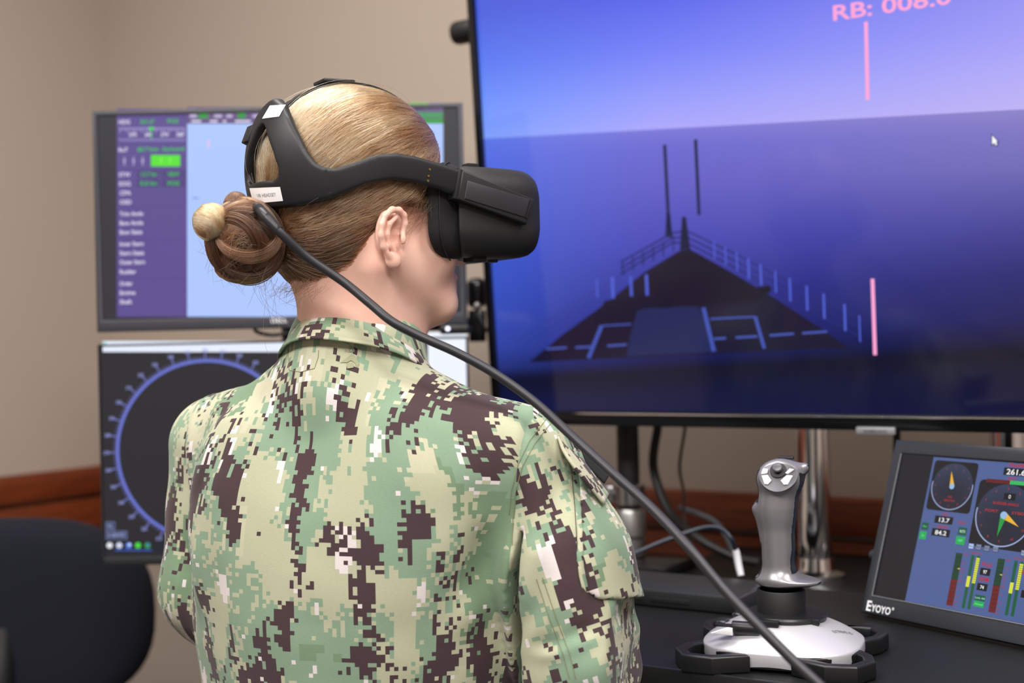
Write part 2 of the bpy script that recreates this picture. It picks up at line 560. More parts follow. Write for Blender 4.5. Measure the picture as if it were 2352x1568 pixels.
# dusk picture, colour stops at left, middle, right; left sea tones carry painted-in reflection
HZ = lambda px: 315 - (px - 1176) * .0545          # the pictured horizon, tilted as the ship rolls
def stops(rows, y):
    for i in range(len(rows) - 1):
        if y <= rows[i + 1][0]:
            t = max(0, (y - rows[i][0]) / (rows[i + 1][0] - rows[i][0]))
            return [np.array(rows[i][k]) * (1 - t) + np.array(rows[i + 1][k]) * t for k in (1, 2, 3)]
    return [np.array(rows[-1][k]) for k in (1, 2, 3)]
SKY = [(-400, (70, 92, 215), (84, 98, 225), (140, 145, 235)), (-300, (70, 92, 218), (92, 104, 235), (152, 150, 240)), (-180, (84, 118, 240), (118, 130, 248), (166, 160, 246)),
       (-80, (108, 145, 252), (148, 155, 252), (182, 172, 246)), (0, (128, 160, 252), (172, 168, 252), (190, 178, 242))]
SEA = [(0, (92, 118, 232), (124, 120, 216), (142, 132, 198)), (40, (88, 112, 228), (108, 106, 210), (128, 120, 192)), (130, (74, 102, 218), (98, 94, 198), (112, 106, 178)),
       (260, (62, 90, 206), (72, 72, 180), (66, 66, 146)), (380, (56, 82, 190), (42, 48, 146), (32, 33, 106)), (480, (52, 72, 168), (26, 32, 116), (21, 23, 84)),
       (530, (36, 50, 124), (17, 21, 80), (14, 14, 56)), (556, (12, 14, 40), (8, 9, 36), (9, 9, 34)), (610, (14, 20, 64), (12, 16, 58), (11, 12, 44)), (700, (12, 18, 66), (12, 16, 62), (14, 15, 52))]
def picture(px, py):
    dy = py - HZ(px)
    L, Mi, R = stops(SKY if dy < 0 else SEA, dy)
    t = (px - 1110) / (2500 - 1110)
    c = L * (1 - t / .28) + Mi * (t / .28) if t < .28 else Mi * (1 - (t - .28) / .72) + R * (t - .28) / .72
    return lin(np.clip(c, 0, 255))
sx0, sx1, sz0, sz1 = -TW / 2 + .010, TW / 2 - .010, .020, TH - .010
MS = MT @ scr_off
Ri = cam.matrix_world.to_3x3().inverted()
def to_px(p):
    q = Ri @ (p - CAMP)
    return (1176 + FPX * q.x / -q.z, 784 - FPX * q.y / -q.z)
hz_l = S(1120, HZ(1120)); hz_r = S(2340, HZ(2340))
slope = (hz_r[1] - hz_l[1]) / (hz_r[0] - hz_l[0])
NX = 40
def band(zf0, zf1, nz, sky):
    for i in range(NX):
        xa = sx0 + (sx1 - sx0) * i / NX; xb = sx0 + (sx1 - sx0) * (i + 1) / NX
        for k in range(nz):
            q = []
            for x, kk in ((xa, k), (xb, k), (xb, k + 1), (xa, k + 1)):
                z0, z1 = zf0(x), zf1(x)
                q.append((x, z0 + (z1 - z0) * kk / nz))
            cs = []
            for x, z in q:
                px, py = to_px(MS @ Vector((x, 0, z)))
                if sky: py = min(py, HZ(px) - .01)
                else: py = max(py, HZ(px) + .01)
                cs.append(picture(px, py))
            A.poly(q, cs, 0, True)
hzl = lambda x: min(max(hz_l[1] + (x - hz_l[0]) * slope, sz0), sz1)
band(hzl, lambda x: sz1, 26, True)
band(lambda x: sz0, hzl, 44, False)
pk = (255, 166, 216)
def sline(p0, p1, w, col, layer=2): A.line(S(*p0), S(*p1), w, col, layer)
sline((1989, 50), (1993, 229), .0050, pk); sline((2004, 640), (2010, 815), .0050, pk)
q0 = S(1910, 48); q1 = S(2186, 8)
V_, F_, tw_ = text_polys('RB: 008.0', True)
dx = Vector(q1) - Vector(q0); ang = math.atan2(dx.y, dx.x); sc_ = dx.length / tw_
k = len(A.v)
for vx, vy in V_:
    X = vx * sc_; Z = vy * sc_ * .70
    A.v.append((q0[0] + X * math.cos(ang) - Z * math.sin(ang), -.0003, q0[1] + X * math.sin(ang) + Z * math.cos(ang)))
for f in F_: A.f.append([k + i for i in f]); A.c.append([lin(pk)] * len(f))
# ship bow
def spoly(pts, col, layer): A.poly([S(*p) for p in pts], col, layer)
spoly([(1215, 832), (1290, 770), (1400, 690), (1480, 625), (1562, 575), (1585, 572), (1680, 625), (1780, 685), (1880, 750), (1950, 800), (1890, 800), (1215, 832)][:-1], (22, 18, 46), 2)
spoly([(1480, 640), (1562, 580), (1600, 580), (1700, 640), (1760, 690), (1700, 695), (1520, 700)], (20, 14, 38), 3)
spoly([(1390, 690), (1470, 684), (1520, 684), (1515, 700), (1470, 735), (1360, 740)], (15, 16, 42), 3)
spoly([(1463, 715), (1480, 708), (1560, 704), (1606, 704), (1636, 780), (1650, 808), (1440, 818), (1448, 770)], (30, 37, 86), 4)
spoly([(1510, 640), (1535, 636), (1545, 706), (1512, 708)], (16, 14, 40), 4)
lb = (66, 84, 176)
for p0, p1, w in (((1382, 748), (1352, 822), .010), ((1382, 748), (1450, 744), .0035), ((1616, 706), (1640, 806), .010), ((1632, 732), (1735, 727), .004), ((1735, 727), (1756, 800), .008)):
    sline(p0, p1, w * .62, lb, 5)
for p0, p1 in (((1255, 801), (1302, 798)), ((1322, 798), (1360, 796)), ((1395, 794), (1440, 791)), ((1640, 778), (1668, 776)), ((1690, 775), (1740, 772)), ((1768, 770), (1824, 766)), ((1843, 765), (1900, 761))):
    sline(p0, p1, .0032, (70, 86, 176), 5)
dk = (26, 30, 66)
sline((1527, 332), (1535, 490), .0052, dk, 5); sline((1535, 490), (1539, 540), .0068, dk, 5)
sline((1598, 320), (1606, 494), .0050, dk, 5)
spoly([(1567, 498), (1576, 498), (1586, 572), (1562, 574)], (22, 24, 58), 5)
spoly([(1531, 490), (1538, 490), (1546, 545), (1528, 545)], (28, 32, 72), 5)
for off in (0, 14, 27):                               # rails to port and starboard
    sline((1425, 602 + off), (1545, 535 + off * .8), .0022, (22, 28, 78), 4)
    sline((1545, 535 + off * .8), (1575, 530 + off), .0022, (22, 28, 78), 4)
    sline((1180, 788 + off * 1.3), (1425, 632 + off * 1.1), .0018, (44, 58, 142), 4)
    sline((1578, 530 + off), (1700, 588 + off * 1.2), .0020, (30, 36, 96), 4)
    sline((1700, 588 + off * 1.2), (1980, 735 + off * 1.5), .0016, (36, 42, 110), 4)
for t in np.linspace(0, 1, 7): sline((1430 + t * 140, 600 - t * 68), (1432 + t * 138, 632 - t * 66), .0018, (24, 28, 74), 4)
for px, y0, y1, w in ((1371, 640, 683, 1), (1407, 636, 685, 2), (1449, 634, 680, 1.6), (1485, 630, 678, 1.8), (1640, 552, 594, .8), (1666, 566, 608, .8), (1692, 578, 622, .9), (1719, 593, 640, 1.2), (1747, 606, 655, 1.2), (1781, 622, 672, 1), (1814, 638, 692, 1.2), (1853, 656, 713, 1.2), (1892, 674, 732, 1.2), (1940, 698, 760, 1.2), (1974, 724, 785, .8)):
    sline((px, y0), (px + 2, y1), .0028 * w, (76, 92, 205), 6)
spoly([(1735, 660), (1768, 655), (1772, 668), (1752, 682)], (14, 14, 36), 5)
sp = [(2279, 311), (2279, 332), (2284, 328), (2288, 334), (2291, 332), (2288, 326), (2292, 325)]
spoly([(2277, 307), (2277, 336), (2284, 331), (2288, 337), (2294, 333), (2291, 328), (2296, 326)], (40, 40, 80), 6)
spoly(sp, (250, 250, 255), 7)
m_tvscr = screen_mat('television_screen', 1.0, 0.10, 0.5)
o = A.done('screen_picture', m_tvscr, tv, label='dark blue sea picture with ship bow, pink marks and RB: 008 reading')
o.matrix_local = scr_off
# stand behind the television: two chrome poles and a cross bar
m_chrome = mat('polished_chrome', (225, 225, 230), 0.08, 1.0)
stand = thing('television_stand', 'two chrome poles with a black crossbar holding up the television', 'stand', MB2)
MBi = MB2.inverted()
poles = [P(1873, 1300, 1.905), P(2318, 1010, 1.715)]
for p in poles:
    q = MBi @ Vector((p.x, p.y, 0))
    pm = MB().cyl((q.x, q.y, BACKZ + .008), (q.x, q.y, 1.50), .0260, seg=48).done('pole', m_chrome, stand)
    MB().lathe([(.045, BACKZ), (.045, BACKZ + .007), (.030, BACKZ + .012), (.0270, BACKZ + .03)], (q.x, q.y, 0), 36).done('foot_flange', m_chrome, stand)
qa = MBi @ Vector((poles[0].x, poles[0].y, 0)); qb = MBi @ Vector((poles[1].x, poles[1].y, 0))
qm = (qa + qb) / 2
MB().box((qm.x, qm.y - .034, 1.36), (abs(qa.x - qb.x) + .2, .014, .08), .003).done('crossbar', m_tvback, stand)

# ================================================================== SENSOR BEHIND THE TELEVISION EDGE
c = P(1064, 74, 2.10)
Msn = Matrix.Translation(c) @ Matrix.Rotation(-YAW, 4, 'Z')
sn = thing('tracking_sensor', 'black round-ended tracking sensor poking out behind the television edge', 'sensor', Msn)
m_sensor = mat('sensor_black', (10, 10, 11), 0.5)
MB().lathe([(.004, -.0205), (.012, -.0195), (.0175, -.016), (.0195, -.010), (.0195, .045), (.0175, .050), (.006, .052)], (0, 0, 0), 32, Matrix.Rotation(PI / 2, 3, 'Y')).done('housing', m_sensor, sn)
MB().cyl((.03, 0, 0), (.075, -.01, 0), .007).done('mount_stem', m_sensor, sn)

# ================================================================== BLACK POLE WITH SILVER CLAMP
pp = P(1446, 1200, 2.02)
Mp = Matrix.Translation((pp.x, pp.y, BACKZ)) @ Matrix.Rotation(-YAW, 4, 'Z')
pole = thing('clamp_pole', 'black monitor pole with a silver clamp collar on a flat foot', 'pole', Mp)
m_silver = mat('brushed_silver', (190, 190, 195), 0.22, 1.0)
m_alu = mat('satin_aluminium', (170, 168, 168), 0.38, 0.9)
MB().cyl((0, 0, .02), (0, 0, .72), .0178, seg=32).done('pole_tube', BLACK(), pole)
cl = MB().lathe([(.0225, .100), (.0265, .102), (.0265, .132), (.0225, .134)], (0, 0, 0), 36).box((-.034, -.002, .117), (.032, .034, .028), .005).done('clamp_collar', m_silver, pole, label='polished silver clamp with a side lug')
MB().cyl((-.036, -.016, .117), (-.036, -.028, .117), .009, .008).done('clamp_screw', m_silver, cl)
MB().lathe([(.0195, .050), (.0265, .052), (.0265, .088), (.0235, .094), (.018, .095)], (0, 0, 0), 36).lathe([(.020, .018), (.0245, .021), (.0245, .046), (.0205, .049)], (0, 0, 0), 36).done('base_collar', m_alu, pole, label='stacked satin silver rings')
MB().box((.02, -.01, .009), (.15, .12, .018), .006).done('foot_plate', mat('gloss_black_plate', (24, 24, 26), .2), pole)

# ================================================================== BLACK TRAY ON THE DESK
Mt = MD @ Matrix.Translation((-.125, .255, DESKZ))
tray = thing('equipment_tray', 'low black metal tray with an upturned end, on the desk behind the joystick', 'tray', Mt)
MB().box((0, .055, .0115), (.25, .11, .021), .003).done('tray_body', mat('tray_metal', (34, 35, 38), .42, bump=.05), tray)
MB().prism([(-.002, .0), (.062, 0), (.120, .040), (.126, .047), (.108, .047), (.096, .030), (.05, .021), (-.002, .021)], -.003, .004, .0008,
           M=Matrix.Translation((.127, 0, .0)) @ Matrix.Rotation(PI / 2, 4, 'Z')).done('end_bracket', mat('bracket_metal', (52, 53, 58), .4), tray)
for k in range(3):
    MB().box((-.085 + k * .062, -.0002, .010), (.052, .002, .006), .0005).done('slot', mat('slot_black', (6, 6, 7), .8), tray)

# ================================================================== CABLES BEHIND THE DESK
m_cable = mat('cable_black', (13, 13, 14), .55)
def cable(name, label, pts, r, material, parent=None):
    b = MB(); b.tube(smooth_path(pts, 8), r, 10)
    o = b.done(name, material, parent)
    if parent is None: tag(o, label, 'cable')
    return o
cable('hanging_cable', 'thick black cable hanging from the television to the table', [P(1518, 930, 2.02), P(1510, 985, 2.02), P(1500, 1060, 2.02), P(1513, 1120, 2.01), P(1545, 1185, 1.98), P(1610, 1240, 1.92), P(1690, 1280, 1.90), P(1745, 1292, 1.875)], .0072, m_cable)
cable('thin_cable', 'thin dark brown cable hanging beside the thick black cable', [P(1578, 930, 2.0), P(1573, 985, 2.0), P(1561, 1070, 2.0), P(1570, 1130, 2.0), P(1572, 1190, 2.0), P(1590, 1262, 1.98)], .0025, mat('cable_brown', (44, 30, 28), .5))
pc = cable('plug_cable', 'dark blue cable arching over the tray with a white end sleeve', [P(1420, 1290, 1.70), P(1465, 1268, 1.70), P(1530, 1240, 1.70), P(1610, 1213, 1.70), P(1655, 1214, 1.69), P(1680, 1238, 1.68), P(1690, 1264, 1.69)], .0030, mat('cable_navy', (28, 38, 54), .4))
b = MB(); b.tube([P(1689, 1262, 1.69), P(1691, 1268, 1.69), P(1697, 1300, 1.685), P(1702, 1322, 1.68)], [.0042, .0048, .0048, .0044], 14)
b.done('end_sleeve', mat('white_plastic', (228, 228, 235), .4), pc, label='white sleeve at the cable end')
cable('bundled_cable', 'grey cable bundle lying against the wood rail under the television', [P(1560, 1165, 2.05), P(1600, 1178, 2.02), P(1640, 1196, 2.0), P(1665, 1226, 1.98), P(1690, 1280, 1.94)], .0042, mat('cable_grey', (70, 72, 80), .5))
cable('bracket_cable', 'short black cord dropping behind the small tilted monitor', [P(2062, 930, 1.84), P(2060, 1000, 1.84), P(2060, 1060, 1.84), P(2062, 1200, 1.84), P(2070, 1310, 1.84)], .0052, m_cable)

# ================================================================== THE TWO STACKED MONITORS
m_frame = mat('monitor_frame', (56, 57, 64), 0.42, bump=.04, scale=900)
m_frame2 = mat('monitor_frame_dark', (30, 31, 35), 0.45)
def monitor(name, label, C, w, h, bl, br, bt, bb, matr):
    M = Matrix.Translation(C)
    t = thing(name, label, 'monitor', M)
    MB().prism([(-w / 2, -h / 2), (w / 2, -h / 2), (w / 2, h / 2), (-w / 2, h / 2)], -.006, .012, .003,
               hole=[(-w / 2 + bl, -h / 2 + bb), (w / 2 - br, -h / 2 + bb), (w / 2 - br, h / 2 - bt), (-w / 2 + bl, h / 2 - bt)]).done('bezel', matr, t)
    MB().box((0, .022, 0), (w - .012, .026, h - .012), .008).box((0, .042, -.01), (.26, .03, .20), .01).done('rear_shell', m_frame2, t)
    return t, M
up_t, up_M = monitor('monitor', 'upper of two stacked dark monitors, showing a purple data column and pale blue chart', Vector((-.3465, 1.91, 1.275)), .559, .334, .009, .009, .008, .018, m_frame)
so = Matrix.Translation((0, -.003, 0))
U = on_plane(up_M @ so)
A = Art()
A.rect(-.272, -.150, .272, .160, (44, 44, 50), 0)
def prect(A, S, x0, y0, x1, y1, col, layer):
    A.poly([S(x0, y1), S(x1, y1), S(x1, y0), S(x0, y0)], col, layer)
def ptext(A, S, body, x, y, hpx, col, layer=4, align='l', bold=False, wpx=None, d=1.91):
    q = S(x, y)
    A.text(body, q[0], q[1], hpx * d / FPX, col, layer, align, bold, None if wpx is None else wpx * d / FPX)
pur = (86, 70, 138); purd = (70, 58, 118)
prect(A, U, 268, 250, 430, 728, pur, 1)
prect(A, U, 430, 248, 1018, 727, (172, 198, 255), 1)
prect(A, U, 430, 246, 1018, 284, (100, 80, 130), 2)
for y0, y1 in ((272, 330), (334, 388), (392, 474), (478, 548), (552, 636), (640, 724)): prect(A, U, 272, y0, 428, y1, (90, 74, 142), 2)
for x, w, c in ((434, 22, (235, 220, 250)), (482, 14, (230, 215, 245)), (498, 30, (240, 225, 250)), (524, 16, (230, 220, 250)), (575, 28, (240, 225, 250))): prect(A, U, x, 250, x + w, 258, c, 3)
for x, w in ((456, 22), (546, 18)): prect(A, U, x, 252, x + w, 272, (40, 150, 60), 3)
for x, w in ((436, 16), (492, 18), (520, 14), (580, 16)): prect(A, U, x, 263, x + w, 270, (190, 180, 215), 3)
for x, w in ((440, 22), (482, 18), (512, 8), (540, 36)): prect(A, U, x, 276, x + w, 281, (215, 210, 235), 3)
prect(A, U, 940, 236, 985, 250, (120, 215, 60), 4); prect(A, U, 985, 236, 1018, 250, (150, 130, 190), 4); prect(A, U, 950, 258, 1018, 270, (60, 150, 90), 4); prect(A, U, 950, 272, 1018, 284, (50, 150, 60), 4)
ptext(A, U, 'Main  Dialog  Broadcast  Route  Test  PT Tool', 288, 263, 6, (220, 210, 240), wpx=140)
wht = (226, 222, 245); grn = (40, 190, 70)
ptext(A, U, 'HDG', 272, 285, 10, wht, bold=True, wpx=27); ptext(A, U, '261.6°', 322, 284, 10, grn, bold=True, wpx=34); ptext(A, U, 'POS', 384, 283, 10, grn, bold=True, wpx=26)
prect(A, U, 274, 293, 424, 297, (130, 120, 190), 3); prect(A, U, 274, 320, 424, 324, (120, 110, 180), 3)
for i in range(19): prect(A, U, 275 + i * 8.2, 293, 276.6 + i * 8.2, 300 if i % 2 else 304, (190, 185, 225), 4); prect(A, U, 275 + i * 8.2, 317, 276.6 + i * 8.2, 324, (160, 155, 205), 4)
for x, s in ((305, '250'), (341, '260'), (378, '270'), (414, '280')): ptext(A, U, s, x, 313, 9, wht, align='c', bold=True, wpx=18)
A.poly([U(340, 292), U(356, 292), U(348, 302)], (60, 220, 70), 5); prect(A, U, 347, 300, 349.5, 320, (50, 190, 80), 5)
ptext(A, U, 'RoT', 272, 349, 10, wht, bold=True, wpx=22); ptext(A, U, '88.7°/min', 316, 348, 10, grn, bold=True, wpx=48); ptext(A, U, 'Starboard', 373, 347, 10, grn, bold=True, wpx=50)
prect(A, U, 347, 356, 414, 382, (86, 226, 44), 4)
for x in (286, 307, 328): prect(A, U, x - 1, 360, x + 1, 380, (190, 185, 225), 4); prect(A, U, x - 3, 368, x + 3, 371, (190, 185, 225), 4)
for x in (370, 391): prect(A, U, x - 1, 362, x + 1, 376, (150, 245, 110), 5)
for y, a1, b1, c1 in ((406, 'STW', '13.7 kn', 'VBW'), (427, 'SOG', '0.0 kn', 'POS')):
    prect(A, U, 314, y - 16, 366, y + 3, (76, 62, 124), 3); prect(A, U, 370, y - 16, 426, y + 3, (76, 62, 124), 3)
    ptext(A, U, a1, 273, y, 10, wht, bold=True, wpx=27); ptext(A, U, b1, 322, y - 1, 10, grn, bold=True, wpx=38); ptext(A, U, c1, 385, y - 1, 10, grn, bold=True, wpx=27)
for y, s, w in ((448, 'CPA', 26), (469, 'OSD', 27), (496, 'Trim Angle', 54), (517, 'Bow Angle', 54), (538, 'Bow State', 52), (565, 'Inner Stern', 55), (586, 'Stern State', 56), (607, 'Outer Stern', 58), (629, 'Rudder', 38), (656, 'Order', 30), (677, 'Engine', 36), (698, 'Shaft', 28)):
    ptext(A, U, s, 275, y, 10, wht, bold=True, wpx=w)
prect(A, U, 476, 322, 482, 338, (225, 190, 230), 3); prect(A, U, 442, 453, 456, 457, (130, 150, 215), 3)
m_scr = screen_mat('monitor_screen', 1.0, .35, .4)
o = A.done('screen_picture', m_scr, up_t, label='navigation display with purple data column beside a pale blue chart'); o.matrix_local = so
A = Art(); q = on_plane(up_M @ Matrix.Translation((0, -.0065, 0)))
ptext(A, q, 'DELL', 622, 741, 11, (228, 228, 232), 1, bold=True, wpx=38)
o = A.done('brand_lettering', m_print, up_t); o.location = (0, -.0065, 0)
cable('power_cable', '', [Vector((-.05, .03, -.163)), Vector((-.04, .01, -.172)), Vector((-.015, -.002, -.177)), Vector((.01, .004, -.173)), Vector((.02, .03, -.165))], .003, m_cable, up_t)

lo_t, lo_M = monitor('monitor', 'lower of two stacked dark monitors, showing a blue radar bearing ring on black', Vector((-.346, 1.91, .9225)), .559, .334, .0035, .0035, .0035, .013, m_frame2)
U = on_plane(lo_M @ so)
A = Art()
A.rect(-.278, -.156, .278, .165, (34, 34, 39), 0)
prect(A, U, 236, 783, 970, 808, (232, 240, 255), 1); prect(A, U, 238, 786, 244, 796, (80, 190, 170), 2)
prect(A, U, 983, 762, 1073, 1250, (240, 245, 255), 1)
cx, cz = U(476, 1034); k = 1.91 / FPX
A.ring((cx, cz), 202 * k, 209 * k, 0, 2 * PI, (104, 114, 205), 2, 120)
for i in range(360 // 2):
    t = math.radians(i * 2); r1 = 215 if i % 5 else 225
    w = .0009 if i % 5 else .0016
    A.line((cx + 208 * k * math.cos(t), cz + 208 * k * math.sin(t)), (cx + r1 * k * math.cos(t), cz + r1 * k * math.sin(t)), w, (120, 128, 205), 3)
    if i % 5 == 0:
        A.text('%03d' % ((450 - i * 2) % 360), cx + 231 * k * math.cos(t), cz + 230 * k * math.sin(t) - 4 * k, 8 * k, (150, 156, 222), 3, 'c', True, w=13 * k)
for x0, y0, x1, y1, s, c in ((243, 1198, 264, 1217, 'HL', (150, 165, 215)), (243, 1219, 292, 1238, 'X-BAND', (150, 165, 215))):
    prect(A, U, x0, y0, x1, y1, (120, 132, 185), 2); prect(A, U, x0 + 1.5, y0 + 1.5, x1 - 1.5, y1 - 1.5, (40, 42, 58), 3)
    ptext(A, U, s, x0 + 4, y1 - 5, 10, c, 4, bold=True, wpx=x1 - x0 - 8)
prect(A, U, 236, 1241, 1073, 1268, (28, 30, 40), 1)
for x, c in ((252, (230, 232, 240)), (274, (210, 216, 240)), (296, (90, 130, 230)), (317, (70, 210, 60)), (339, (50, 150, 70))):
    A.disc(U(x, 1252), 7 * k, c, 3, 18)
for x in (296, 339): A.disc(U(x + 2, 1250), 3 * k, (225, 235, 255) if x == 296 else (70, 90, 220), 4, 12)
for x in (274, 296, 317, 339): prect(A, U, x - 10, 1262, x + 10, 1264, (70, 110, 220), 3)
o = A.done('screen_picture', m_scr, lo_t, label='radar display with a blue bearing ring and a white panel at the right'); o.matrix_local = so
# webcam on the lower monitor
wp = P(1044, 752, 1.905)
wz = .9225 + .167
web = thing('webcam', 'small black webcam with a tiny light, on top of the lower monitor', 'webcam', Matrix.Translation((wp.x, 1.912, wz)))
MB().box((0, -.002, .011), (.046, .016, .015), .005, 3).box((.0, .004, .002), (.022, .014, .004), .001).done('camera_body', m_sensor, web)
mled, nt, bs = node_mat('lit_led'); bs.inputs['Emission Color'].default_value = lin4((215, 215, 255)); bs.inputs['Emission Strength'].default_value = 1.5
MB().cyl((-.010, -.0095, .012), (-.010, -.0112, .012), .0032, seg=16).done('status_light', mled, web)
# floor stand of the two monitors
Mst = Matrix.Translation((-.346, 2.02, 0))
st = thing('monitor_stand', 'black floor stand with a pole holding the two stacked monitors', 'stand', Mst)
MB().lathe([(.20, 0.0), (.20, .012), (.19, .018), (.03, .024)], (0, 0, 0), 40).done('base', m_tvback, st)
MB().cyl((0, 0, .02), (0, 0, 1.42), .022, seg=28).done('pole', m_tvback, st)
for z in (1.265, .9125): MB().box((0, -.026, z), (.10, .05, .10), .004).done('bracket', m_tvback, st)
# side arm reaching past the monitors towards the television, with a ball joint
arm = MB()
pa = P(1096, 715, 2.08) - Vector((-.346, 2.02, 0))
arm.box((pa.x, pa.y, pa.z + .030), (.032, .05, .050), .012, 4).box((pa.x, pa.y, pa.z - .024), (.028, .04, .052), .003)
arm.tube([Vector((.0, .0, pa.z - .02)), Vector((.12, .03, pa.z - .02)), Vector((pa.x, pa.y + .01, pa.z - .02))], .011, 14)
arm.done('side_arm', mat('gloss_black_arm', (16, 15, 20), .22), st, label='glossy black joint block beside the television edge')
MB().sphere((pa.x + .001, pa.y - .028, pa.z + .008), .0065).done('ball_joint', m_alu, st)
cable('arm_cable', '', [Vector((pa.x + .001, pa.y - .03, pa.z - .002)), Vector((pa.x + .008, pa.y - .03, pa.z - .018)), Vector((pa.x + .016, pa.y - .025, pa.z - .034))], .003, mat('cable_grey', (70, 72, 80)), st)

# ================================================================== SMALL TILTED MONITOR
b0 = P(1975, 1405, 1.474)
MM = Matrix.Translation((b0.x, b0.y, DESKZ + .0055)) @ Matrix.Rotation(math.radians(-56), 4, 'Z') @ Matrix.Rotation(math.radians(-19.5), 4, 'X')
sm = thing('small_monitor', 'small dark framed monitor with gauges, tilted back on the desk beside the joystick', 'monitor', MM)
WM, HM = .300, .209
Sf = on_plane(MM)
tl = Sf(2074, 1041); bl = Sf(1999, 1366)
x0 = (tl[0] + bl[0]) / 2; zt = tl[1]; zb = bl[1]
m_smf = mat('small_monitor_frame', (41, 44, 51), 0.35, bump=.03, scale=900)
MB().prism([(0, 0), (WM, 0), (WM, HM), (0, HM)], 0.0, .014, .003, hole=[(x0, zb), (WM - .017, zb), (WM - .017, zt), (x0, zt)]).done('bezel', m_smf, sm)
MB().box((WM / 2, .024, HM * .55), (WM - .02, .024, HM * .80), .005).done('rear_shell', m_frame2, sm)
lip = MB()
for p0, p1 in (((x0, zb), (x0, zt)), ((x0, zb), (WM - .017, zb))):
    lip.tube([(p0[0], 0, p0[1]), (p1[0], 0, p1[1])], .0005, 8)
lip.done('screen_lip', mat('lip_grey', (120, 118, 120), .45), sm, label='thin grey lip around the screen')
# rear prop leg
wz = (MM.inverted() @ Vector((0, 0, 0)))
Mi = MM.inverted()
pb = MM @ Vector((WM / 2, .038, HM * .5)); foot = pb + MM.to_3x3() @ Vector((0, .05, 0)); foot = Vector((foot.x, foot.y, DESKZ + .008))
MB().tube([Mi @ pb, Mi @ foot], .006, 12).done('prop_leg', m_frame2, sm)
ss = Matrix.Translation((0, .002, 0))
S = on_plane(MM @ ss)
A = Art(.0001)
A.rect(x0 - .003, zb - .003, WM - .012, zt + .003, (9, 15, 24), 0)
c0 = S(2147, 1050)[0]; c1 = S(2077, 1377)[0]; cx0 = (c0 + c1) / 2
cx1 = WM - .017 - (cx0 - x0)
mon_bg = (74, 94, 146)
A.rect(cx0, zb + .001, cx1, zt - .001, mon_bg, 1)
red = (176, 36, 40); wht = (236, 240, 245)
wtxt = lambda p, q: (Vector(S(*q)) - Vector(S(*p))).length
def rrect(x0, z0, x1, z1, r, col, layer):
    pts = []
    for cx_, cz_, a0 in ((x1 - r, z1 - r, 0), (x0 + r, z1 - r, PI / 2), (x0 + r, z0 + r, PI), (x1 - r, z0 + r, 1.5 * PI)):
        pts += [(cx_ + r * math.cos(a0 + i * PI / 8), cz_ + r * math.sin(a0 + i * PI / 8)) for i in range(5)]
    A.poly(pts, col, layer)
def gauge(ctr, half, needles, lbl):
    x, z = ctr
    rrect(x - half, z - half, x + half, z + half, half * .14, (14, 16, 24), 2)
    n = 48
    for i in range(n):          # shaded dial face
        t0, t1 = 2 * PI * i / n, 2 * PI * (i + 1) / n
        f = lambda t: lin([24 + 22 * (.5 + .5 * math.sin(t)), 30 + 28 * (.5 + .5 * math.sin(t)), 46 + 40 * (.5 + .5 * math.sin(t))])
        A.poly([(x, z), (x + half * .92 * math.cos(t0), z + half * .92 * math.sin(t0)), (x + half * .92 * math.cos(t1), z + half * .92 * math.sin(t1))], [lin((26, 31, 48)), f(t0), f(t1)], 3, True)
    A.ring((x, z), half * .90, half * .94, PI * .95, PI * 2.05, (150, 165, 205), 4, 40)
    for i in range(12):
        t = i * PI / 6
        A.text(str(i), x + half * .78 * math.cos(t), z + half * .78 * math.sin(t) - .001, half * .07, red, 4, 'c', True)
    for ang, ln, col in needles:
        d = Vector((math.sin(ang), math.cos(ang))); nn = Vector((d.y, -d.x))
        c_ = Vector((x, z))
        A.poly([c_ + nn * half * .11, c_ + d * half * ln, c_ - nn * half * .11], col, 5)
    A.disc((x, z), half * .11, (150, 185, 225), 6, 20)
    for dz_, s, w in lbl: A.text(s, x, z + dz_ * half, half * .08, red, 4, 'c', True, w=w * half)
g1 = S(2187, 1117); h1 = (Vector(S(2232, 1175)) - Vector(S(2131, 1166))).length / 2
gauge(g1, h1, [(math.radians(-14), .62, (232, 178, 50))], [(-.46, 'WIND', .2), (-.6, 'DIRECTION', .5)])
g2 = S(2306, 1183); h2 = h1 * 1.28
gauge(g2, h2, [(math.radians(118), .62, (232, 178, 50)), (math.radians(188), .66, (30, 150, 60))], [(.30, 'RUDDER ANGLE', .85), (.06, 'PORT         STBD', 1.3)])
rrect(g2[0] - .004, g2[1] + h2 * .46, g2[0] + .010, g2[1] + h2 * .66, .0004, (8, 8, 10), 5); A.text('0', g2[0] + .003, g2[1] + h2 * .50, h2 * .12, wht, 6, 'c')
def field(px0, py0, px1, py1, s, col=(10, 10, 14), tc=wht, frac=.6):
    a_ = S(px0, py1); b_ = S(px1, py0)
    A.rect(a_[0], a_[1], b_[0], b_[1], col, 3)
    if s: A.text(s, (a_[0] + b_[0]) / 2, a_[1] + (b_[1] - a_[1]) * (1 - frac) / 2, (b_[1] - a_[1]) * frac, tc, 4, 'c', True)
def fld(px, py, w, h, s, col=(10, 10, 14), tc=wht, frac=.6):
    a_ = S(px, py)
    A.rect(a_[0] - w / 2, a_[1] - h / 2, a_[0] + w / 2, a_[1] + h / 2, col, 3)
    if s: A.text(s, a_[0], a_[1] - h * frac / 2, h * frac, tc, 4, 'c', True, w=min(w * .92, w * .13 * len(s) + w * .12))
def lab(s, px, py, h, col=red, bold=True, w=None):
    q_ = S(px, py); A.text(s, q_[0], q_[1] - h / 2, h, col, 4, 'c', bold, w)
sc1 = h1 / .0225
lab('Heading', 2340, 1068, .0052); fld(2334, 1084, .030, .0085, '261.6', frac=.75)
lab('ROT', 2326, 1099, .0036)
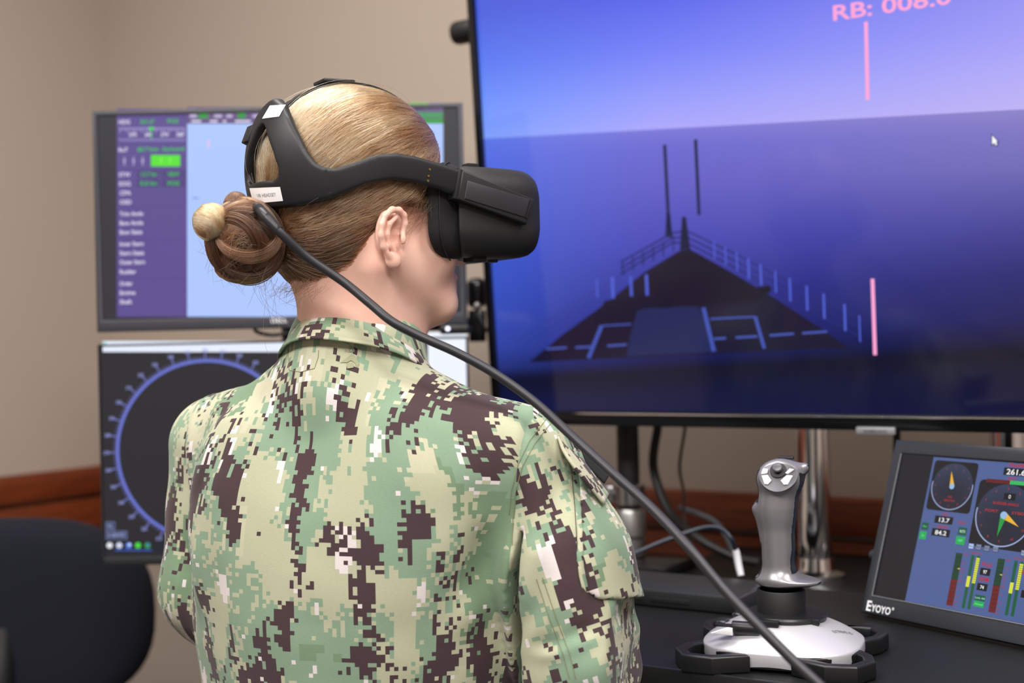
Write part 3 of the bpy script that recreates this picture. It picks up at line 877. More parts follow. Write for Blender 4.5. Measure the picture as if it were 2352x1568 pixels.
a_ = S(2266, 1103); A.rect(a_[0], a_[1] - .002, a_[0] + .0295, a_[1] + .0022, (96, 22, 26), 3); A.rect(a_[0] + .0295, a_[1] - .002, a_[0] + .056, a_[1] + .0022, (60, 190, 100), 3)
for i in range(12): A.rect(a_[0] + .031 + i * .002, a_[1] - .002, a_[0] + .0314 + i * .002, a_[1] + .0022, (40, 130, 70), 4)
lab('SOG', 2171, 1181, .0032); fld(2168, 1194, .024, .0085, '13.7'); lab('knots', 2209, 1199, .0036, w=.009)
lab('DEPTH', 2165, 1210, .0034); fld(2161, 1223, .024, .0085, '84.2')
dkg, brg = (12, 84, 62), (24, 168, 84)
fld(2125, 1208, .0090, .0082, 'Main', dkg, (80, 170, 120), .35); fld(2120, 1229, .0090, .0090, 'On', brg, (120, 230, 150), .3)
fld(2211, 1220, .0110, .0085, 'RSTS', dkg, (190, 235, 210), .35); fld(2206, 1241, .0115, .0090, 'OFF', brg, (120, 230, 150), .3)
for px, py, s in ((2231, 1254, (170, 190, 235)), (2248, 1256, (120, 130, 160)), (2267, 1259, (120, 130, 160)), (2287, 1261, (120, 130, 160)), (2352, 1270, (140, 150, 180))):
    fld(px, py, .0072, .0066, '', (54, 62, 90)); q_ = S(px, py); A.rect(q_[0] - .003, q_[1] - .0027, q_[0] + .003, q_[1] + .0027, s, 4); A.text('Mode', q_[0], q_[1] - .0006, .0012, (50, 60, 90), 5, 'c', True, w=.0045)
def lever(pxt, pyt, pxb, pyb, split):
    t_ = S(pxt, pyt); b_ = S(pxb, pyb); x_ = (t_[0] + b_[0]) / 2
    w = .0042
    zm = b_[1] + (t_[1] - b_[1]) * split
    A.rect(x_ - w, zm, x_ + w, t_[1], (14, 62, 42), 3); A.rect(x_ - w, b_[1], x_ + w, zm, (104, 26, 26), 3)
    for k_ in range(1, 12): zz = b_[1] + (t_[1] - b_[1]) * k_ / 12; A.rect(x_ - w, zz - .0002, x_ + w, zz + .0002, (10, 24, 20), 4)
    zz = b_[1] + (t_[1] - b_[1]) * .69
    A.poly([(x_ + w, zz), (x_ + w * .2, zz + .001), (x_ + w, zz + .0018)], (236, 190, 60), 5)
    for k_, s in enumerate(['Flank', 'Full', 'Std', '2/3', '1/3', 'Stop', '1/3', '2/3', 'Full', 'Em']):
        zz = t_[1] - (t_[1] - b_[1]) * (.0, .17, .27, .34, .42, .50, .65, .80, .91, .99)[k_]
        A.text(s, x_ + w * 1.3, zz - .0012, .0018, red, 4, 'l', True)
    return x_, t_, b_
def bars(x_, t_, b_):
    for dx_, y0_, y1_ in ((.0175, .60, .40), (.0245, .96, .48)):
        A.rect(x_ + dx_ - .0019, b_[1], x_ + dx_ + .0019, t_[1], (12, 88, 58), 3)
        H_ = t_[1] - b_[1]
        A.rect(x_ + dx_ - .0021, b_[1] + H_ * y1_, x_ + dx_ + .0021, b_[1] + H_ * y0_, (214, 220, 60), 4)
        if dx_ > .02:
            for k_ in range(12): zz = b_[1] + H_ * (y1_ + (y0_ - y1_) * k_ / 12); A.rect(x_ + dx_ - .0021, zz - .0002, x_ + dx_ + .0021, zz + .0003, (90, 110, 40), 5)
    A.text('RPM Pitch', x_ + .021, t_[1] + .0015, .0021, red, 4, 'c', True, w=.012)
L1 = lever(2205, 1270, 2180, 1390, .50); bars(*L1)
L2 = lever(2302, 1283, 2277, 1406, .50); bars(*L2)
lab('Pitch', 2267, 1296, .0050, w=.0125); fld(2263, 1313, .0125, .0078, '97', frac=.5)
lab('RPM', 2260, 1330, .0052, w=.0115); fld(2256, 1348, .0125, .0078, '74', frac=.5)
fld(2251, 1373, .0128, .0060, 'Link All', dkg, (150, 220, 180), .35); fld(2248, 1387, .0128, .0060, 'Ahead', brg, (120, 230, 150), .3)
lab('Pitch', 2360, 1316, .0050); fld(2358, 1365, .0125, .0078, '97', frac=.5)
m_scr2 = screen_mat('small_monitor_screen', 1.0, .28, .5)
o = A.done('screen_picture', m_scr2, sm, label='blue gauge panel with dials, green and red bars'); o.matrix_local = ss
A = Art(); qa_ = Sf(1993, 1376)
A.text('E', qa_[0], qa_[1] - .0125, .0120, (240, 242, 246), 1, 'l', True, w=.0075)
A.text('YOYO', qa_[0] + .0082, qa_[1] - .0125, .0085, (240, 242, 246), 1, 'l', True, w=.027)
A.text('®', qa_[0] + .0365, qa_[1] - .0065, .0030, (240, 242, 246), 1, 'l', True)
o = A.done('brand_lettering', m_print, sm, label='white lettering at the lower left corner'); o.location = (0, -.0003, 0)
# plug and knob on the left side
MB().cyl((-.004, .020, .070), (-.016, .020, .070), .0068, seg=20, bev=.0012).done('side_knob', m_smf, sm)
MB().cyl((-.006, .024, .108), (-.006, .024, .135), .0032, seg=14).cyl((-.006, .024, .094), (-.006, .024, .108), .0018, seg=12).done('side_plug', m_smf, sm)
MB().tube(smooth_path([(-.006, .024, .097), (-.0065, .026, .084), (-.004, .034, .06), (.0, .05, .03)], 6), .0012, 8).done('plug_cord', mat('white_plastic', (228, 228, 235)), sm)

# ================================================================== NAVY OFFICE CHAIR
Mc = Matrix.Translation((-.945, 2.32, 0)) @ Matrix.Rotation(math.radians(6), 4, 'Z')
ch = thing('office_chair', 'navy blue upholstered office chair with rounded back by the left wall', 'chair', Mc)
m_navy = mat('navy_fabric', (8, 12, 30), .9, bump=.4, scale=900, vary=.15)
def cushion(c, sx, sy, sz, n, axis):
    """superellipse pad, thin along axis"""
    V = []; NU, NV = 48, 20
    bm = bmesh.new(); rows = []
    for j in range(NV + 1):
        ph = -PI / 2 + PI * j / NV; row = []
        for i in range(NU):
            t = 2 * PI * i / NU
            e = lambda w, m: math.copysign(abs(w) ** m, w)
            a_ = e(math.cos(ph), .35) * e(math.cos(t), 2 / n); b_ = e(math.cos(ph), .35) * e(math.sin(t), 2 / n); d_ = e(math.sin(ph), .8)
            p = (a_ * sx, d_ * sy, b_ * sz) if axis == 'y' else (a_ * sx, b_ * sy, d_ * sz)
            row.append(bm.verts.new((c[0] + p[0], c[1] + p[1], c[2] + p[2])))
        rows.append(row)
    for j in range(NV):
        for i in range(NU):
            k_ = (i + 1) % NU
            bm.faces.new((rows[j][i], rows[j][k_], rows[j + 1][k_], rows[j + 1][i]))
    bmesh.ops.remove_doubles(bm, verts=bm.verts[:], dist=1e-5)
    m_ = MB(); m_.bm.free(); m_.bm = bm
    return m_
cushion((0, 0, .595), .272, .045, .182, 2.6, 'y').done('backrest', m_navy, ch, ang=80)
cushion((-.03, .28, .44), .20, .22, .045, 3.2, 'z').done('seat', m_navy, ch, ang=80)
MB().tube(smooth_path([(0, -.03, .58), (0, -.055, .46), (0, .02, .38), (0, .22, .40)], 6), .018, 12, flat=1.6).done('back_support', m_tvback, ch)
MB().cyl((0, .28, .10), (0, .28, .42), .026).done('gas_lift', m_tvback, ch)
for k in range(5):
    t = 2 * PI * k / 5 + .3
    e_ = Vector((math.cos(t) * .28, .28 + math.sin(t) * .28, .085))
    lg = MB().tube([(0, .28, .115), tuple((Vector((0, .28, .115)) + e_) / 2 + Vector((0, 0, .004))), tuple(e_)], [.024, .020, .014], 12).done('leg', m_tvback, ch)
    MB().cyl((e_.x - .012, e_.y, .030), (e_.x + .012, e_.y, .030), .030, seg=20, bev=.004).cyl((e_.x, e_.y, .03), (e_.x, e_.y, .085), .008, seg=10).done('caster', m_tvback, lg)
# ================================================================== THE SEATED PERSON
PSI = math.radians(33)                        # the head faces right and away from the camera
HC = P(820, 400, 1.27)
Fh = Vector((math.cos(PSI), math.sin(PSI), 0)); Lh = Vector((-math.sin(PSI), math.cos(PSI), 0)); Uh = Vector((0, 0, 1))
MH = Matrix(((Fh.x, Lh.x, 0, HC.x), (Fh.y, Lh.y, 0, HC.y), (0, 0, 1, HC.z), (0, 0, 0, 1)))
MHi = MH.inverted()
# torso frame: x to her right, y forward, z up, origin at the neck base
PHI = math.radians(22)
NC = Vector((-.163, 1.275, 1.055))
MTo = Matrix(((math.cos(PHI), math.sin(PHI), 0, NC.x), (-math.sin(PHI), math.cos(PHI), 0, NC.y), (0, 0, 1, NC.z), (0, 0, 0, 1)))
MToi = MTo.inverted()
person = thing('person', 'person in green digital camouflage uniform with bun hairstyle, wearing a VR headset', 'person', Matrix.Translation((NC.x, NC.y, 0)))
PERI = person.matrix_world.inverted()
def world_pts(V, M):
    A_ = np.array(M)
    return V @ A_[:3, :3].T + A_[:3, 3]
def to_person(V): return V - np.array([NC.x, NC.y, 0])

# ---- skin ---------------------------------------------------------
def skin_mat():
    m, nt, bs = node_mat('skin')
    tc = nt.nodes.new('ShaderNodeTexCoord')
    nz = nt.nodes.new('ShaderNodeTexNoise'); nz.inputs['Scale'].default_value = 38; nz.inputs['Detail'].default_value = 3
    cr = nt.nodes.new('ShaderNodeValToRGB')
    cr.color_ramp.elements[0].position = .35; cr.color_ramp.elements[0].color = lin4((238, 194, 176))
    cr.color_ramp.elements[1].position = .7; cr.color_ramp.elements[1].color = lin4((232, 182, 164))
    nt.links.new(tc.outputs['Object'], nz.inputs['Vector']); nt.links.new(nz.outputs['Fac'], cr.inputs[0]); nt.links.new(cr.outputs[0], bs.inputs['Base Color'])
    bs.inputs['Roughness'].default_value = .48
    bs.inputs['Subsurface Weight'].default_value = .35
    bs.inputs['Subsurface Radius'].default_value = (.9, .32, .18)
    bs.inputs['Subsurface Scale'].default_value = .006
    n2 = nt.nodes.new('ShaderNodeTexNoise'); n2.inputs['Scale'].default_value = 900
    bp = nt.nodes.new('ShaderNodeBump'); bp.inputs['Strength'].default_value = .12; bp.inputs['Distance'].default_value = .0006
    nt.links.new(tc.outputs['Object'], n2.inputs['Vector']); nt.links.new(n2.outputs['Fac'], bp.inputs['Height']); nt.links.new(bp.outputs['Normal'], bs.inputs['Normal'])
    return m
m_skin = skin_mat()
g = SDF((-.16, -.105, -.30), (.16, .105, .10), .0016)
def sym(fn):
    for s_ in (-1, 1): fn(s_)
g.add(g.ell((-.006, 0, .0), (.090, .072, .078)), .001)
g.add(g.ell((.042, 0, -.050), (.056, .060, .078)), .02)
g.add(g.ell((-.035, 0, -.055), (.050, .056, .060)), .02)
sym(lambda s_: g.add(g.cone((.005, s_ * .052, -.085), (.080, s_ * .016, -.130), .022, .017), .022))
g.add(g.ell((.088, 0, -.131), (.021, .024, .020)), .016)
g.add(g.ell((.078, 0, -.100), (.026, .034, .030)), .016)
sym(lambda s_: g.add(g.ell((.060, s_ * .034, -.072), (.034, .027, .036)), .016))
g.add(g.cone((.098, 0, -.045), (.116, 0, -.078), .009, .0125), .010)                  # nose
sym(lambda s_: g.add(g.ell((.103, s_ * .012, -.080), (.010, .008, .008)), .006))
g.add(g.ell((.101, 0, -.104), (.008, .020, .0052)), .005)                              # lips
g.add(g.ell((.099, 0, -.113), (.008, .018, .0055)), .005)
g.sub(g.ell((.113, 0, -.1085), (.008, .022, .0013)), .003)
sym(lambda s_: g.sub(g.ell((.100, s_ * .031, -.040), (.012, .018, .012)), .012))       # eye sockets
sym(lambda s_: g.add(g.ell((.081, s_ * .031, -.041), (.0135, .0145, .0125)), .004))
sym(lambda s_: g.add(g.cone((.094, s_ * .012, -.024), (.084, s_ * .048, -.026), .008, .006), .012))
# neck, throat, tendon
g.add(g.cone((-.012, .002, -.06), (-.004, .002, -.235), .051, .056, (1.02, 1, 1)), .030)
g.add(g.cone((.028, .008, -.125), (.036, .026, -.27), .040, .050), .025)
g.add(g.cone((-.010, -.053, -.098), (.042, -.012, -.255), .0125, .0125), .012)
g.add(g.cone((-.012, .056, -.095), (.040, .020, -.260), .011, .012), .016)
# ears
def ear(s_):
    c = np.array([-.003, s_ * .0735, -.068])
    def q(dx, out, dz): return (c[0] + dx, c[1] + s_ * out, c[2] + dz)
    g.add(g.ell(q(.001, -.004, .003), (.0175, .0075, .0245), (0, math.radians(14), s_ * math.radians(-22))), .004)
    g.sub(g.ell(q(.0020, .0075, .003), (.0115, .0085, .0175), (0, math.radians(14), s_ * math.radians(-20))), .003)
    pts = [(.0120, .003, .002), (.0142, .0045, .0115), (.0125, .0062, .0195), (.0065, .0080, .0240), (-.0020, .0095, .0240), (-.0095, .0105, .0185), (-.0140, .0112, .0095), (-.0150, .0110, -.0010), (-.0118, .0095, -.0115), (-.0060, .0078, -.0195)]
    for a_, b_ in zip(pts[:-1], pts[1:]): g.add(g.cone(q(*a_), q(*b_), .0030, .0030), .0024)
    g.add(g.ell(q(.0010, .0045, -.0240), (.0085, .0048, .0080)), .004)                 # lobe
    ah = [(.0040, .0062, .0170), (-.0045, .0075, .0100), (-.0068, .0075, .0), (-.0045, .0065, -.0100), (.0015, .0055, -.0140)]
    for a_, b_ in zip(ah[:-1], ah[1:]): g.add(g.cone(q(*a_), q(*b_), .0026, .0026), .0030)
    g.add(g.ell(q(.0105, .0055, -.0035), (.0042, .0036, .0058)), .003)                 # tragus
    g.sub(g.ell(q(.0055, .0020, -.0035), (.0050, .0055, .0060)), .002)                 # canal
sym(ear)
V, Q = g.mesh()
V = laplace(V, Q, 2, .4)
bodyV, bodyQ = world_pts(V, MH), Q
body_bvh = BVHTree.FromPolygons([tuple(v) for v in V], [tuple(q_) for q_ in Q])
# the hidden trunk, arms and hands join the same continuous mesh below the collar
me = np_mesh('body', to_person(bodyV), bodyQ)
body = link('body', me, m_skin, person)

# ---- jacket ---------------------------------------------------------
def camo_mat():
    m, nt, bs = node_mat('digital_camouflage')
    N = nt.nodes.new; L = nt.links.new
    uv = N('ShaderNodeUVMap'); uv.uv_map = 'UVMap'
    def cells(size):
        d = N('ShaderNodeVectorMath'); d.operation = 'DIVIDE'; d.inputs[1].default_value = (size, size, 1)
        L(uv.outputs[0], d.inputs[0])
        f = N('ShaderNodeVectorMath'); f.operation = 'FLOOR'; L(d.outputs[0], f.inputs[0])
        return f.outputs[0]
    px = .0039
    c1 = cells(px); c2 = cells(px * 2)
    def noise(c, sx, sy, off, scale, detail, rough=.6):
        mp = N('ShaderNodeMapping'); mp.inputs['Scale'].default_value = (sx, sy, 1); mp.inputs['Location'].default_value = off
        L(c, mp.inputs['Vector'])
        nz = N('ShaderNodeTexNoise'); nz.inputs['Scale'].default_value = scale; nz.inputs['Detail'].default_value = detail; nz.inputs['Roughness'].default_value = rough
        L(mp.outputs[0], nz.inputs['Vector'])
        return nz.outputs['Fac']
    def white(c, k):
        w = N('ShaderNodeTexWhiteNoise'); w.noise_dimensions = '3D'
        ad = N('ShaderNodeVectorMath'); ad.inputs[1].default_value = (k * 17.3, k * 5.1, k); L(c, ad.inputs[0]); L(ad.outputs[0], w.inputs['Vector'])
        return w.outputs['Value']
    def madd(a_, k, b_):
        n_ = N('ShaderNodeMath'); n_.operation = 'MULTIPLY_ADD'; L(a_, n_.inputs[0]); n_.inputs[1].default_value = k; L(b_, n_.inputs[2]); return n_.outputs[0]
    def gt(a_, thr):
        n_ = N('ShaderNodeMath'); n_.operation = 'GREATER_THAN'; L(a_, n_.inputs[0]); n_.inputs[1].default_value = thr; return n_.outputs[0]
    def mx(f_, a_, b_):
        n_ = N('ShaderNodeMix'); n_.data_type = 'RGBA'
        L(f_, n_.inputs[0])
        for s_, i_ in ((a_, 6), (b_, 7)):
            if isinstance(s_, tuple): n_.inputs[i_].default_value = s_
            else: L(s_, n_.inputs[i_])
        return n_.outputs[2]
    def madd2(a_, k, b_): return madd(a_, k, b_)
    khaki, khaki2 = lin4((184, 182, 156)), lin4((174, 175, 148))
    green, green2 = lin4((128, 152, 128)), lin4((114, 138, 110))
    brown, pale = lin4((68, 50, 54)), lin4((214, 205, 204))
    base = mx(gt(noise(c2, 1, .6, (91, 3, 5), .045, 2), .52), khaki, khaki2)
    gcol = mx(gt(noise(c2, 1, .6, (11, 43, 5), .05, 2), .56), green, green2)
    gn = madd(white(c1, 1), .085, noise(c1, 1.25, .60, (3, 7, 0), .070, 4.5, .66))
    col = mx(gt(gn, .547), base, gcol)
    wn = madd(white(c1, 3), .06, noise(c1, 1.6, .6, (63, 27, 1), .090, 3.5, .62))
    col = mx(gt(wn, .650), col, pale)
    bn = madd(white(c1, 2), .075, noise(c1, 1.45, .58, (23, 57, 2), .072, 5.0, .68))
    col = mx(gt(bn, .588), col, brown)
    # weave variation and bump
    wv = N('ShaderNodeTexNoise'); wv.inputs['Scale'].default_value = 900; wv.inputs['Detail'].default_value = 2
    mp = N('ShaderNodeMapping'); mp.inputs['Scale'].default_value = (.35, 2.2, 1); L(uv.outputs[0], mp.inputs['Vector']); L(mp.outputs[0], wv.inputs['Vector'])
    hs = N('ShaderNodeHueSaturation'); L(col, hs.inputs['Color'])
    mr = N('ShaderNodeMapRange'); mr.inputs['To Min'].default_value = .86; mr.inputs['To Max'].default_value = 1.12; L(wv.outputs['Fac'], mr.inputs['Value']); L(mr.outputs[0], hs.inputs['Value'])
    L(hs.outputs[0], bs.inputs['Base Color'])
    bp = N('ShaderNodeBump'); bp.inputs['Strength'].default_value = .25; bp.inputs['Distance'].default_value = .0005
    L(wv.outputs['Fac'], bp.inputs['Height']); L(bp.outputs[0], bs.inputs['Normal'])
    bs.inputs['Roughness'].default_value = .85
    bs.inputs['Specular IOR Level'].default_value = .25
    bs.inputs['Sheen Weight'].default_value = .15
    return m
m_camo = camo_mat()
def set_uv(me, V, uvfn):
    """uvfn maps (n,3) points -> (n,2), stored per loop"""
    uvl = me.uv_layers.new(name='UVMap')
    li = np.zeros(len(me.loops), np.int32); me.loops.foreach_get('vertex_index', li)
    uvl.data.foreach_set('uv', uvfn(V)[li].astype(np.float32).ravel())
def vnoise(Pt, freq, seed):
    """cheap smooth noise from a few sine waves"""
    r = np.random.default_rng(seed); out = np.zeros(len(Pt))
    for _ in range(7):
        k_ = r.normal(size=3); k_ /= np.linalg.norm(k_)
        out += np.sin(Pt @ k_ * freq * r.uniform(.7, 1.5) + r.uniform(0, 6.28))
    return out / 3.5
def seg_dist(Pt, pl):
    best = np.full(len(Pt), 9.0)
    for a_, b_ in zip(pl[:-1], pl[1:]):
        ab = b_ - a_; t = np.clip(((Pt - a_) @ ab) / (ab @ ab + 1e-12), 0, 1)
        best = np.minimum(best, np.linalg.norm(Pt - (a_ + t[:, None] * ab), axis=1))
    return best
def hit_px(bvh, px, py, M):
    """surface point seen at a photo pixel, in the frame M"""
    Mi_ = M.inverted()
    o_ = Mi_ @ CAMP; d_ = (Mi_.to_3x3() @ ray(px, py)).normalized()
    h = bvh.ray_cast(o_, d_)
    return np.array(h[0]) if h[0] is not None else None
def creases(V, N, Q, M, lst):
    bvh = BVHTree.FromPolygons([tuple(v) for v in V], [tuple(q_) for q_ in Q])
    disp = np.zeros(len(V))
    for pts, w, amp in lst:
        pl = [hit_px(bvh, *p, M) for p in pts]
        pl = [p for p in pl if p is not None]
        if len(pl) < 2: continue
        pl = np.array([np.array(p) for p in smooth_path(pl, 4)])
        d_ = seg_dist(V, pl)
        # fade towards both ends
        e0 = np.linalg.norm(V - pl[0], axis=1); e1 = np.linalg.norm(V - pl[-1], axis=1)
        fade = np.clip(np.minimum(e0, e1) / (3 * w), .15, 1)
        disp += amp * np.exp(-(d_ / w) ** 2) * fade
    return V + N * disp[:, None]

RS_, RE_ = MToi @ P(1213, 1082, 1.205), MToi @ P(1343, 1500, 1.185)      # right shoulder, elbow
RW_ = MToi @ P(1400, 1700, 1.38)
LS_, LE_ = MToi @ P(515, 1028, 1.37), MToi @ P(484, 1350, 1.36)
LW_ = MToi @ P(560, 1560, 1.62)
RW_, LW_ = (.125, .20, -.455), (-.12, .17, -.445)
RS_, RE_, RW_, LS_, LE_, LW_ = [np.array(v) for v in (RS_, RE_, RW_, LS_, LE_, LW_)]
t = SDF((-.28, -.19, -.60), (.28, .34, .06), .0034)
t.add(t.ell((-.002, .005, -.215), (.174, .118, .215)), .001)
t.add(t.cone((-.004, .010, -.22), (-.004, .02, -.56), .168, .172, (1, .70, 1)), .03)
t.add(t.cone((.0, -.006, -.022), (.168, -.010, -.082), .050, .047, (1, 1, 1)), .045)       # yoke, right
t.add(t.cone((.0, -.006, -.016), (-.115, .0, -.062), .050, .046), .045)                    # yoke, left
sym(lambda s_: t.add(t.ell((s_ * .085, -.062, -.13), (.062, .034, .085)), .04))             # shoulder blades
kk = (.012 + .034 * np.clip((t.Z + .185) / .085, 0, 1)).astype(np.float32)
def limb(g, Sp, Ep, Wp, r0, r1, r2):
    h = SDF.__new__(SDF); h.__dict__.update(g.__dict__); h.d = np.full(g.shape, 1.0, np.float32)
    mid = Sp * .5 + Ep * .5
    h.add(h.cone(Sp, mid, r0, r1), .001); h.add(h.cone(mid, Ep, r1, r1 * 1.04), .02); h.add(h.cone(Ep, Wp, r1 * .94, r2), .03)
    return h.d
t.add(limb(t, RS_, RE_, RW_, .0475, .0625, .050), kk)
t.add(limb(t, LS_, LE_, LW_, .0575, .0500, .044), kk)
t.add(t.cone((.004, -.002, -.03), (.004, .004, .013), .078, .0715), .012)
t.sub(t.cone((.004, .016, .012), (.004, .02, .10), .058, .066), .003)                        # neck opening
# the open fold between the upper arm and the side of the back
GAP = [(.204, -.045, -.148), (.196, -.045, -.205), (.189, -.045, -.285), (.184, -.045, -.370), (.182, -.045, -.470)]
for i_ in range(4):
    w_ = (.0025, .0075, .0098, .0090, .0080)
    t.sub(t.cone(GAP[i_], GAP[i_ + 1], w_[i_], w_[i_ + 1], (1, 6, 1)), .003)
V, Q = t.mesh()
V = laplace(V, Q, 3, .5)
N_ = vnormals(V, Q)
axR = (RE_ - RS_) / np.linalg.norm(RE_ - RS_); axL = (LE_ - LS_) / np.linalg.norm(LE_ - LS_)
RP, RNn = np.array([.190, 0, -.20]), np.array([1, 0, -.10]) / math.hypot(1, .1)              # armhole planes
LP, LNn = np.array([-.170, 0, -.20]), np.array([-1, 0, -.10]) / math.hypot(1, .1)
dR = (V - RP) @ RNn; dL = (V - LP) @ LNn
arm = np.clip(dR / .02, 0, 1) + np.clip(dL / .02, 0, 1)
alongR = (V - RS_) @ axR
V = V + N_ * (.0016 * vnoise(V * np.array([1, 1, .7]), 38, 3) + .0009 * vnoise(V, 95, 4) + arm * np.clip((alongR - .03) / .1, 0, 1) * (.0014 * np.sin(alongR * 115 + vnoise(V, 25, 14) * 2)))[:, None]
for d_, sg in ((dR, 1), (dL, 1)):
    zz = np.clip((V[:, 2] + .30) / .05, 0, 1)
    V = V + N_ * (zz * (-.0018 * np.exp(-((d_ - .001) / .0022) ** 2) + .0011 * np.exp(-((d_ + .006) / .0050) ** 2)))[:, None]
JCR = [  # folds traced over the cloth : (pixel path, width, height)
    ([(604, 822), (580, 852), (535, 905), (480, 990)], .010, .007), ([(620, 850), (590, 900), (560, 960)], .010, -.004),
    ([(1180, 1130), (1120, 1180), (1040, 1260)], .014, .004), ([(1185, 1200), (1130, 1260), (1080, 1330), (1010, 1400)], .014, -.004),
    ([(1150, 1310), (1110, 1370), (1040, 1450), (960, 1500)], .018, .004), ([(1140, 1400), (1090, 1455), (1010, 1520)], .016, -.0035),
    ([(430, 1230), (428, 1320), (432, 1420), (436, 1560)], .008, -.005), ([(450, 1200), (455, 1300), (460, 1450)], .012, .004),
    ([(540, 1250), (545, 1400), (560, 1560)], .018, .004), ([(700, 1300), (720, 1430), (760, 1560)], .022, -.003), ([(860, 1330), (850, 1450), (900, 1560)], .020, .003),
    ([(1000, 900), (1100, 930), (1200, 990)], .012, .0025), ([(900, 870), (1000, 960), (1080, 1080)], .020, -.002), ([(520, 1000), (470, 1090), (440, 1180)], .012, -.004),
    ([(1262, 1210), (1232, 1270), (1212, 1340), (1200, 1430)], .010, .005),
    
    ([(1240, 1060), (1235, 1150), (1225, 1240)], .010, .004), ([(1270, 1040), (1275, 1160), (1270, 1300)], .010, -.003), ([(1300, 1060), (1310, 1170), (1312, 1300)], .010, .003),
    ([(1190, 1480), (1260, 1500), (1340, 1470), (1430, 1430), (1484, 1405)], .007, .005), ([(1192, 1470), (1260, 1484), (1335, 1455), (1425, 1415), (1480, 1390)], .006, -.005),
    ([(1195, 1540), (1240, 1430), (1300, 1370)], .012, .005), ([(1180, 1500), (1220, 1420), (1250, 1350)], .010, -.004), ([(1340, 1390), (1335, 1460), (1310, 1540)], .012, -.003),
    ([(385, 1100), (420, 1110)], .01, -.004), ([(378, 1200), (410, 1290), (428, 1390)], .010, .003),
]
V = creases(V, N_, Q, MTo, JCR)
V = laplace(V, Q, 2, .5)
sV, sQ, jV, jQ = V, Q, V, Q
bm = bmesh.new()
_me = np_mesh('garment', V, Q); bm.from_mesh(_me); bpy.data.meshes.remove(_me)
for pp_, nn_ in ((RP, RNn), (LP, LNn)):
    bmesh.ops.bisect_plane(bm, geom=bm.verts[:] + bm.edges[:] + bm.faces[:], plane_co=pp_, plane_no=nn_, dist=1e-6)
bm.verts.ensure_lookup_table()
GV = np.array([v.co[:] for v in bm.verts]); GF = [[v.index for v in f.verts] for f in bm.faces]
bm.free()
GC = np.array([GV[f].mean(0) for f in GF])
inR = (GC - RP) @ RNn > 0; inL = (GC - LP) @ LNn > 0
def torso_uv(V):
    t_ = np.arctan2(V[:, 0] / .185, -(V[:, 1] - .01) / .115)
    tt = np.linspace(-PI, PI, 721); ds = np.sqrt((.185 * np.cos(tt)) ** 2 + (.115 * np.sin(tt)) ** 2) * (tt[1] - tt[0])
    cs_ = np.cumsum(ds); cs_ -= cs_[360]
    u_ = np.interp(t_, tt, cs_)
    top = np.clip((V[:, 2] + .10) / .08, 0, 1)            # over the shoulders follow the width instead
    u_ = u_ * (1 - top) + V[:, 0] * 1.08 * top
    z0 = -.12
    v = np.where(V[:, 2] < z0, V[:, 2], z0 + .13 * np.arctan2(V[:, 2] - z0, np.maximum(-(V[:, 1] - .045), -.2)))
    return np.stack([u_ + 3.0, v + 5.0], 1)
def arm_uv(Sp, ax, off):
    e1 = np.cross(ax, [0, 1, 0]); e1 /= np.linalg.norm(e1); e2 = np.cross(ax, e1)
    return lambda V: np.stack([np.arctan2((V - Sp) @ e1, (V - Sp) @ e2) * .060 + off, -((V - Sp) @ ax) + 2.7 * off], 1)
def piece(name, sel, uvf, parent, vals=None):
    fs = [GF[i] for i in np.where(sel)[0]]
    used = np.unique(np.concatenate([np.array(f) for f in fs])); mp = -np.ones(len(GV), int); mp[used] = np.arange(len(used))
    me = bpy.data.meshes.new(name)
    me.from_pydata(to_person(world_pts(GV[used], MTo)).tolist(), [], [[int(mp[i]) for i in f] for f in fs])
    me.update()
    set_uv(me, GV[used], uvf)
    return link(name, me, m_camo, parent, True)
jacket = piece('jacket', ~inR & ~inL, torso_uv, person)
piece('sleeve', inR, arm_uv(RS_, axR, 10.3), jacket)
piece('sleeve', inL, arm_uv(LS_, axL, 6.1), jacket)
# collar -----------------------------------------------------------------
def collar():
    rows = []; NA = 110; a0, a1 = -2.75, 2.75
    prof = []                    # (blend top->bottom, radial offset, dz)
    for f, ro, dz in ((.55, -.004, -.006), (0, -.0035, -.0004), (0, -.0015, .0012), (0, .0008, .0004), (.12, .0022, 0), (.3, .0034, 0), (.5, .0040, 0), (.7, .0042, 0), (.86, .0040, 0), (.9, .0033, 0), (.94, .0040, 0), (.99, .0038, 0), (1.0, .0028, -.0008), (1.0, .0005, 0), (.7, -.001, 0)):
        prof.append((f, ro, dz))
    V = []
    for i in range(NA + 1):
        th_ = a0 + (a1 - a0) * i / NA          # 0 = centre back
        sx, sy = math.sin(th_), -math.cos(th_)
        tp = np.array([.004 + .0600 * sx, .014 + .0640 * sy]); bt = np.array([.004 + .0775 * sx, .012 + .0830 * sy])
        zt_ = .0225 - .60 * (tp[1] - .014); zb_ = -.0045 - .44 * (bt[1] - .012)
        for f, ro, dz in prof:
            q_ = tp * (1 - f) + bt * f; z_ = zt_ * (1 - f) + zb_ * f
            V.append((q_[0] + sx * ro, q_[1] + sy * ro, z_ + dz + .0008 * math.sin(th_ * 5 + f * 3)))
    n = len(prof); Q = []
    for i in range(NA):
        for k in range(n - 1):
            Q.append((i * n + k, i * n + k + 1, (i + 1) * n + k + 1, (i + 1) * n + k))
    V = np.array(V); Q = np.array(Q)
    me = np_mesh('collar', to_person(world_pts(V, MTo)), Q)
    def uvf(V): 
        a_ = np.arctan2(V[:, 0] - .004, -(V[:, 1] - .012)); return np.stack([a_ * .068 + 6.37, V[:, 2] + .5 * V[:, 1] + 8.11], 1)
    set_uv(me, V, uvf)
    return link('collar', me, m_camo, jacket)
collar()
